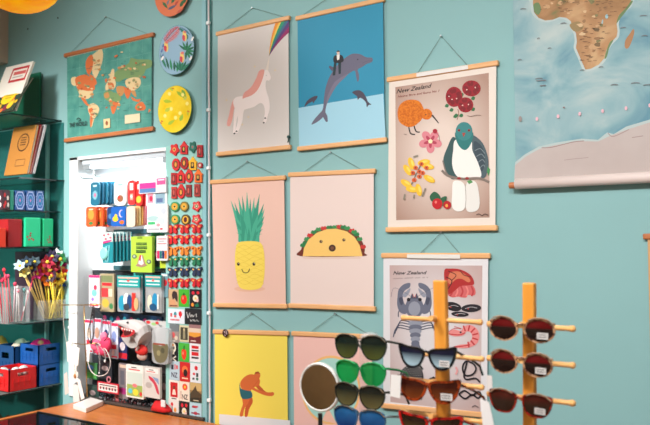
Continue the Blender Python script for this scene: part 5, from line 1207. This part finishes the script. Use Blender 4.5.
necklace('black cord necklace looping in a wide hoop', [(90,306),(98,312),(107,322),(109,332),(104,341),(94,345),(88,338),(90,322),(95,308)], .0024, (40,36,40))
necklace('dark beaded necklace hanging straight near the pole', [(93,306),(91,318),(90,330),(91.5,341),(94,330),(94,306)], .003, (56,44,44), [(91.5,342,.01,(40,40,44))])
necklace('white cord necklace hanging in low loop', [(87.5,346),(88,362),(92,372),(99,376),(107,373),(110.5,362),(106,350),(98,343)], .0026, (224,214,208))
necklace('thin silver necklace with drop, low on right', [(96,344),(99,356),(99.5,372),(100,356),(97,344)], .0012, (200,200,200), [(99.5,373,.005,(220,220,220))], .6)
necklace('thin silver necklace with white bead at far right', [(97,343),(104,352),(105.5,362),(105,352),(98,343)], .0012, (200,200,200), [(105.2,361,.008,(236,232,230))], .6)
necklace('pale necklace hanging from left end of upper arm', [(64,305),(63.5,322),(66,340),(67.5,352),(69,330),(68.5,305)], .0014, (214,206,196), [(69,327.5,.007,(240,240,240))])
necklace('fine gold necklace with brown shell pendant', [(72,344),(74,360),(75.5,374),(77,360),(76,344)], .0014, (200,160,100), [(75.3,376,.012,(176,120,70))], .5)
def tagcard(label, quad, Y, col=(236,226,218), group='white price tags'):
    pts = [at(*p_, Y) for p_ in quad]; q = MB(); q.prism(pts[::-1], (0,.0012,0), mat(col, .6)); 
    o = tag(q.build('price_tag'), label, 'tag', group); return o
tagcard('long white tag hanging left under upper arm', [(66.5,342),(71.5,341),(72.5,360),(67.5,362)], sY-.006)
tagcard('white tag in front of the brass lower arm', [(72,346),(79.5,348),(78,366),(71,363)], sY-.009)
tagcard('narrow white tag beside the brass pole', [(86.6,347),(90,347.5),(89,362),(86.6,361)], sY-.012)
tagcard('white tag tilted, lowest at left of stand', [(76.5,378),(80,380),(84.5,398),(81,400)], sY-.006)
tagcard('white tag behind the brown shell pendant', [(70.5,371),(78,372),(77,382),(71,382)], sY-.0)
tagcard('pinkish tag low at far left, beside blue crates', [(64,374),(67,372),(68.5,393),(65,395)], sY-.004, (226,200,190))
tagcard('white earring card with brown spots leaning on frame', [(72.5,384),(78,385),(80,404),(73.5,405)], sY+.02, (226,218,212))

# ------------------------------------------------------------------ sunglasses racks (foreground)
TZ = .6
t = thing('display_table', 'pale wooden table under the sunglasses racks', 'table', (.75, -1.6, FZ))
MB().box((-.1, -2.0, TZ-.04), (1.55, -1.3, TZ), M_counter).build('table_top', t, bevel=.004)
for x in (-.05, 1.45):
    for y in (-1.95, -1.4): MB().box((x, y, FZ), (x+.05, y+.05, TZ-.04), M_counter).build('leg', t)
YS = -1.62
def rack(label, px0, px1, pyt, pybot, Yp, rods, kind='wood', group='sunglasses racks', lean=0):
    a = at(px0, pyt, Yp-.014); c = at(px1, pyt, Yp-.014); xm = (a.x+c.x)/2; hw = (c.x-a.x)/2
    xb = at((px0+px1)/2+lean, 425, Yp-.014).x; zb_ = at((px0+px1)/2+lean, 425, Yp-.014).z
    xb = xm+(xb-xm)*(a.z-TZ)/(a.z-zb_)
    t = thing('sunglasses_rack', label, 'rack', (xm, Yp, TZ), group)
    q = MB(); d = .009
    q.hexa([(xb-hw,Yp-d,TZ+.012),(xb+hw,Yp-d,TZ+.012),(xm+hw,Yp-d,a.z),(xm-hw,Yp-d,a.z),(xb-hw,Yp+d,TZ+.012),(xb+hw,Yp+d,TZ+.012),(xm+hw,Yp+d,a.z),(xm-hw,Yp+d,a.z)], M_pole if kind == 'wood' else M_acrylic)
    q.build('post', t, bevel=.003)
    MB().box((xb-.055, Yp-.09, TZ+.0005), (xb+.055, Yp+.09, TZ+.012), M_pole if kind == 'wood' else M_acrylic).build('base', t, bevel=.003)
    for (p0, p1) in rods:
        q = MB(); e0, e1 = at(*p0, Yp), at(*p1, Yp); zz = (e0.z+e1.z)/2; e0.z = e1.z = zz
        q.tube([e0, e1], .0052, M_peg if kind == 'wood' else M_acrylic, 10)
        if kind == 'wood':
            dv = (e1-e0).normalized(); q.lathe(e1, [(.0056,-.004),(.0066,0),(.0058,.005),(.003,.007)], M_peg, 10, 'x'); q.lathe(e0, [(.003,-.007),(.0058,-.005),(.0066,0),(.0056,.004)], M_peg, 10, 'x')
        q.build('peg', t)
        mx = (at((px0+px1)/2, p0[1], Yp).x)
        q = MB(); q.tube([(mx, Yp-.012, zz+.004), (mx, Yp-.033, zz+.006)], .006, M_peg if kind == 'wood' else M_acrylic, 10); q.build('nose_rest', t, smooth=False)
    return t
YP = YS+.034
rack('wooden post rack of tortoiseshell sunglasses, in the middle', 431.3, 443.5, 280.5, 0, YP, [((404,319),(479.5,321)), ((404,353.5),(481,357.5)), ((404,380),(481,386)), ((404,413),(481,420))], lean=3.5)
rack('wooden post rack holding dark sunglasses at the right', 521.0, 533, 283, 0, YP, [((490,323.6),(572,329.2)), ((490,358.2),(572,365.3)), ((490,393.3),(572,403.5))], lean=.5)
rack('clear acrylic rack of round and coloured sunglasses, leftmost', 357.5, 366, 333, 0, YP+.01, [((338,342),(384,344)), ((338,368),(384,371)), ((338,392),(384,396)), ((338,416),(384,421))], 'clear')
c = at(370, 336.5, YP-.0); tag(MB().lathe((c.x, YP+.0, c.z-.012), [(.018,0),(.021,.004),(.021,.014),(.015,.020),(.004,.022)], clear_mat((240,240,240), .75, .05), 20).build('clear_cap', smooth=True), 'clear plastic cap on top of acrylic rack', 'cap')

SH = {
 'round': [(math.cos(i*math.pi/14), math.sin(i*math.pi/14)*.98) for i in range(28)],
 'panto': cr([(1,.35),(.75,.85),(0,.95),(-.75,.85),(-1,.35),(-.85,-.4),(-.45,-.9),(0,-1),(.45,-.9),(.85,-.4)], 3),
 'cat': cr([(1.05,.95),(.3,.82),(-.6,.72),(-.95,.4),(-.85,-.2),(-.5,-.8),(.05,-.98),(.55,-.75),(.9,-.1)], 3),
 'square': cr([(1,.75),(.4,.9),(-.5,.9),(-.98,.65),(-.95,-.2),(-.6,-.85),(0,-1),(.55,-.85),(.92,-.2)], 3),
}
def sunglasses(label, L_, R_, shape, wpx, hpx, frame, lens, tmat, fw=.0045, yaw=0, sticker=False, keyhole=None, tagq=None, temple_r=.0028, fold=False, drop=.022, splay=.0, Y=YS, rim2=None):
    l, r = at(*L_, Y), at(*R_, Y); c = (l+r)/2; sep = (r-l).length/2
    roll = math.atan2(r.z-l.z, r.x-l.x)
    rx = (at(c.x and (L_[0]+R_[0])/2+wpx/2, (L_[1]+R_[1])/2, Y).x - at((L_[0]+R_[0])/2-wpx/2, (L_[1]+R_[1])/2, Y).x)/2
    rz = (at((L_[0]+R_[0])/2, (L_[1]+R_[1])/2-hpx/2, Y).z - at((L_[0]+R_[0])/2, (L_[1]+R_[1])/2+hpx/2, Y).z)/2
    t = thing('sunglasses', label, 'sunglasses', (c.x, c.y, c.z-rz), 'sunglasses on the racks')
    T = Matrix.Translation(c) @ Matrix.Rotation(yaw, 4, 'Z') @ Matrix.Rotation(-roll, 4, 'Y')
    fq = MB(); fq.T = T; o = SH[shape]; n = len(o)
    hinge = []
    for sx in (-1, 1):
        pts = [(a*sx, b_) for a, b_ in o]
        if sx < 0: pts = pts[::-1]
        inn = [(sx*sep+a*(rx-fw), b_*(rz-fw)) for a, b_ in pts]; out = [(sx*sep+a*rx, b_*rz) for a, b_ in pts]
        curve = lambda x: .10*0 + (x*x)*.9
        vs = [(x, -.002+curve(x), z) for x, z in inn]+[(x, -.002+curve(x), z) for x, z in out]+[(x, .002+curve(x), z) for x, z in inn]+[(x, .002+curve(x), z) for x, z in out]
        fs = []
        for k in range(n):
            j = (k+1) % n
            fs += [(k, j, n+j, n+k), (2*n+j, 2*n+k, 3*n+k, 3*n+j), (n+k, n+j, 3*n+j, 3*n+k), (j, k, 2*n+k, 2*n+j)]
        fq.add(vs, fs, frame)
        lq = MB(); lq.T = T; lv = []; lf = []
        for rr, dy in ((1,0),(.66,-.0012),(.33,-.002)):
            lv += [(sx*sep+(x-sx*sep)*rr, dy+curve(x), z*rr) for x, z in inn]
        lv.append((sx*sep, -.0022+curve(sx*sep), 0))
        for q_ in range(2):
            for k in range(n): j = (k+1) % n; lf.append((q_*n+k, q_*n+j, (q_+1)*n+j, (q_+1)*n+k))
        for k in range(n): lf.append((2*n+k, 2*n+(k+1) % n, 3*n))
        lq.add(lv, lf, lens); lo = lq.build('lens', t, smooth=True)
        if sticker and sx > 0:
            s_ = MB(); s_.T = T
            s_.box((sep+rx*.0-rx*.1, -.0052+curve(sep), -rz*.62), (sep+rx*.62, -.0045+curve(sep), -rz*.12), mat((222,218,214), .5))
            for k in range(2): s_.box((sep-rx*.02, -.0056+curve(sep), -rz*(.3+.18*k)), (sep+rx*.52, -.0053+curve(sep), -rz*(.24+.18*k)), mat((70,70,74), .5))
            sub(s_, 'sticker', lo)
        hx = sx*(sep+rx*.98); hinge.append((hx, curve(hx), rz*.55))
    fq.tube([(-sep+rx*.9, curve(sep-rx), rz*.35), (-(sep-rx)*.5, -.002, rz*.48), ((sep-rx)*.5, -.002, rz*.48), (sep-rx*.9, curve(sep-rx), rz*.35)], fw*.5, frame, 8)
    if rim2:  # thin metal brow
        for sx in (-1, 1): fq.tube([(sx*(sep+a*rx), -.0035+(sep+a*rx)**2*.9, rz*zz) for a, zz in ((-.7,.78),(-.3,.98),(.2,1.02),(.6,.9),(.95,.55))], .0014, rim2, 6)
    fq.build('frame_front', t)
    for sx, h in zip((-1, 1), hinge):
        q = MB(); q.T = T
        x0_, y0_, z0_ = h
        if fold: q.tube([(x0_-sx*.002, y0_, z0_), (x0_-sx*.003, y0_+.007, z0_), (x0_-sx*.012, y0_+.009, z0_-.002), (x0_-sx*.07, y0_+.004+.004*sx, z0_-.004), (x0_-sx*.085, y0_+.004+.004*sx, z0_-.008)], temple_r*.9, tmat, 7)
        else: q.tube([(x0_-sx*.002, y0_, z0_), (x0_, y0_+.006, z0_), (x0_+sx*splay*.5-sx*.002, y0_+.06, z0_-drop*.5), (x0_+sx*splay, y0_+.095, z0_-drop), (x0_+sx*splay-sx*.004, y0_+.12, z0_-drop-.024)], temple_r, tmat, 7)
        q.build('temple', t, smooth=True)
    if tagq:
        q = MB(); pts = [at(*p_, Y-.008) for p_ in tagq]; q.prism(pts[::-1], (0,.001,0), mat((236,234,230), .6)); o_ = q.build('price_tag', t); o_['label'] = 'white hanging tag'
    return t
def lens_mat(c, rough=.04, spec=.5): return mat(c, rough, 0, spec)
def grad_lens(a, b_, lo=.35, hi=.7, clear=0.0):
    mt = bpy.data.materials.new('graded_lens'); mt.use_nodes = True; nt = mt.node_tree; b = nt.nodes['Principled BSDF']
    b.inputs['Roughness'].default_value = .05
    tc = nt.nodes.new('ShaderNodeTexCoord'); sp_ = nt.nodes.new('ShaderNodeSeparateXYZ'); r_ = nt.nodes.new('ShaderNodeValToRGB'); el = r_.color_ramp.elements
    el[0].position = lo; el[0].color = L(a); el[1].position = hi; el[1].color = L(b_)
    nt.links.new(tc.outputs['Generated'], sp_.inputs[0]); nt.links.new(sp_.outputs['Z'], r_.inputs[0]); nt.links.new(r_.outputs[0], b.inputs['Base Color'])
    if clear:
        tr = nt.nodes.new('ShaderNodeBsdfTransparent'); mx = nt.nodes.new('ShaderNodeMixShader'); mx.inputs[0].default_value = 1-clear
        nt.links.new(r_.outputs[0], tr.inputs[0]); nt.links.new(tr.outputs[0], mx.inputs[1]); nt.links.new(b.outputs[0], mx.inputs[2]); nt.links.new(mx.outputs[0], nt.nodes['Material Output'].inputs[0])
    return mt
T_red = tortoise_mat((58,18,14), (150,36,24), 90); T_brn = tortoise_mat((70,24,12), (158,60,22), 80); T_redb = tortoise_mat((80,14,14), (190,30,26), 70)
T_dark = tortoise_mat((84,44,34), (206,156,116), 120)
M_bf = mat((26,28,32), .2)
brown_lens = clear_mat((120,64,50), .3, .04, (34,14,12))
B_reflect_lens = grad_lens((34,22,20), (96,14,18), .56, .68)  # red upper band is a reflection painted into the lens colour
silver = mat((206,204,196), .2, .9)
# left, on the acrylic rack
C_lens = grad_lens((84,92,44), (20,34,30), .0, .7, .15)
sunglasses('round dark green sunglasses, top pair on acrylic rack', (346.2,346.2), (373.3,348.2), 'panto', 24.5, 25, mat((38,46,38), .2), C_lens, mat((52,56,48), .3), .0028, rim2=silver)
sunglasses('clear bright green sunglasses on the acrylic rack', (347,371.5), (372.8,374.6), 'panto', 24, 23.5, mat((20,132,72), .15), clear_mat((60,190,100), .45, .04, (20,140,70)), mat((24,140,76), .2), .0022, tagq=[(391,374.5),(401,375.5),(400,398.5),(390,396)], rim2=mat((70,190,120), .2))
sunglasses('round dark sunglasses with silver bridge, third on acrylic rack', (346,394), (371.6,398), 'panto', 24.5, 24, mat((40,40,34), .2), grad_lens((104,96,60), (26,32,28), .05, .75, .1), mat((52,50,44), .3), .0028, rim2=silver)
sunglasses('blue lens sunglasses, lowest pair on acrylic rack', (345.5,418), (372,422.5), 'panto', 25, 25, mat((60,96,130), .2), grad_lens((28,60,120), (36,96,150), .2, .8, .2), mat((130,150,160), .3), .0026, rim2=silver)
# middle rack
sunglasses('black cat-eye sunglasses with blue graded lenses, middle rack', (412,356.2), (441.3,358.6), 'cat', 27, 25, M_bf, grad_lens((176,206,218), (22,26,48), .1, .7), M_bf, .0056, sticker=True, drop=.04, splay=.012)
sunglasses('brown tortoiseshell cat-eye sunglasses, second on the middle rack', (412.5,388.5), (443,391.5), 'cat', 31, 26, T_brn, grad_lens((120,62,30), (60,22,14), .1, .7, .1), T_brn, .0062, sticker=True, drop=.04, splay=.012)
sunglasses('red tortoiseshell sunglasses at bottom edge of middle rack', (414,424), (445.5,427.5), 'cat', 31, 25, T_redb, grad_lens((86,70,40), (40,26,18), .1, .7), T_redb, .0062, drop=.04, splay=.012)
# right rack
sunglasses('dark tortoiseshell sunglasses, top pair on right rack', (503.3,328.5), (539,331), 'round', 30, 25, T_dark, B_reflect_lens, T_dark, .0031, sticker=True, rim2=mat((222,190,160), .2, .6), fold=True)
sunglasses('dark tortoiseshell sunglasses, middle pair on right rack', (503.5,361.5), (537.5,365.6), 'round', 28.5, 24.5, T_dark, B_reflect_lens, T_dark, .0031, sticker=True, rim2=mat((222,190,160), .2, .6), fold=True)
sunglasses('dark square tortoiseshell sunglasses, bottom pair on right rack', (502.6,400.5), (536.8,406), 'square', 28.5, 24, T_red, grad_lens((48,32,24), (70,24,18), .5, .8), T_red, .0030, sticker=True, rim2=mat((222,190,160), .2, .6), fold=True)  # redder lens top is likewise a painted reflection
tagcard('large white tag left of bottom right-rack sunglasses', [(480,399),(489,402),(494,425),(483,428)], YS-.03, (238,236,234), 'white tags on the racks')
tagcard('narrow pale tag behind large white one', [(486.5,375),(492,376),(492.5,393),(487,391)], YS+.01, (226,220,216), 'white tags on the racks')

# ------------------------------------------------------------------ round mirror
c = at(320, 387, YS+.05); rr = .0525
t = thing('tabletop_mirror', 'round tabletop mirror with clear rim in front of posters', 'mirror', (c.x, c.y, TZ))
q = MB(); q.lathe(c, [(rr,.003),(rr*1.02,-.005),(rr*1.07,-.007),(rr*1.12,-.004),(rr*1.14,.002),(rr*1.08,.006),(rr*.6,.007)], clear_mat((250,250,246), .25, .08, (250,250,246)), 40, 'y'); q.build('rim', t, smooth=True)
q = MB(); q.lathe(c, [(rr*1.01,-.0045),(rr*.5,-.0047),(.001,-.0048)], mat((214,196,170), .03, 1.0), 40, 'y'); q.build('mirror_glass', t, smooth=False)
q = MB(); q.tube([(c.x, c.y, c.z-rr*1.2), (c.x, c.y, TZ+.012)], .0055, mat((60,60,60), .3, .8), 10); q.build('stem', t)
MB().lathe((c.x,c.y,TZ+.0005), [(.045,0),(.045,.008),(.02,.014)], mat((200,200,200), .3, .6), 28).build('base', t)

# ------------------------------------------------------------------ light
def area(name, loc, target, size, power, col=(1,1,1), sy=None):
    d = bpy.data.lights.new(name, 'AREA'); d.energy = power; d.size = size; d.color = col
    if sy: d.shape = 'RECTANGLE'; d.size_y = sy
    o = bpy.data.objects.new(name, d); COL.objects.link(o); o.location = loc
    o.rotation_euler = (Vector(target)-Vector(loc)).to_track_quat('-Z', 'Y').to_euler(); return o
def spot_area(*k, spread=95):
    o = area(*k); o.data.spread = math.radians(spread); return o
spot_area('ceiling_lamp', (-1.9, -2.0, 3.2), (-1.25, 0, 1.5), .35, 34, (1, .98, .97), spread=105)
spot_area('ceiling_lamp', (-2.0, -2.9, 3.2), (-2.6, 0, .9), .35, 60, (1, .97, .93), spread=60)  # extra unseen lamp, added to brighten the left shelves
spot_area('ceiling_lamp', (.3, -2.9, 3.2), (.4, 0, 1.15), .35, 47, (1, .98, .97), spread=105)
spot_area('ceiling_lamp', (1.7, -2.8, 3.2), (1.5, 0, .9), .35, 42, (1, .98, .97), spread=100)
area('fill_light', (2.9, -4.9, 1.7), (.0, 0, 1.2), 1.4, 40, (.97, .98, 1), 1.8)  # soft fill added behind the viewpoint; no window stands there
area('overhead_fill', (-.6, -3.4, 3.25), (-.6, -3.2, 0), 2.4, 75, (1, .985, .975), 1.6)  # broad unseen fill, added to even out the room light
area('recess_tube', (-1.78, .0, 1.975), (-1.78, .02, .8), .7, 5.5, (.95, 1, 1), .04)
w_ = bpy.data.worlds.new('world'); scene.world = w_; w_.use_nodes = True
w_.node_tree.nodes['Background'].inputs[0].default_value = (.6, .62, .62, 1); w_.node_tree.nodes['Background'].inputs[1].default_value = .3
scene.view_settings.view_transform = 'Standard'; scene.view_settings.look = 'None'
scene.view_settings.exposure = -1.05; scene.view_settings.gamma = 1.0; scene.view_settings.use_curve_mapping = False
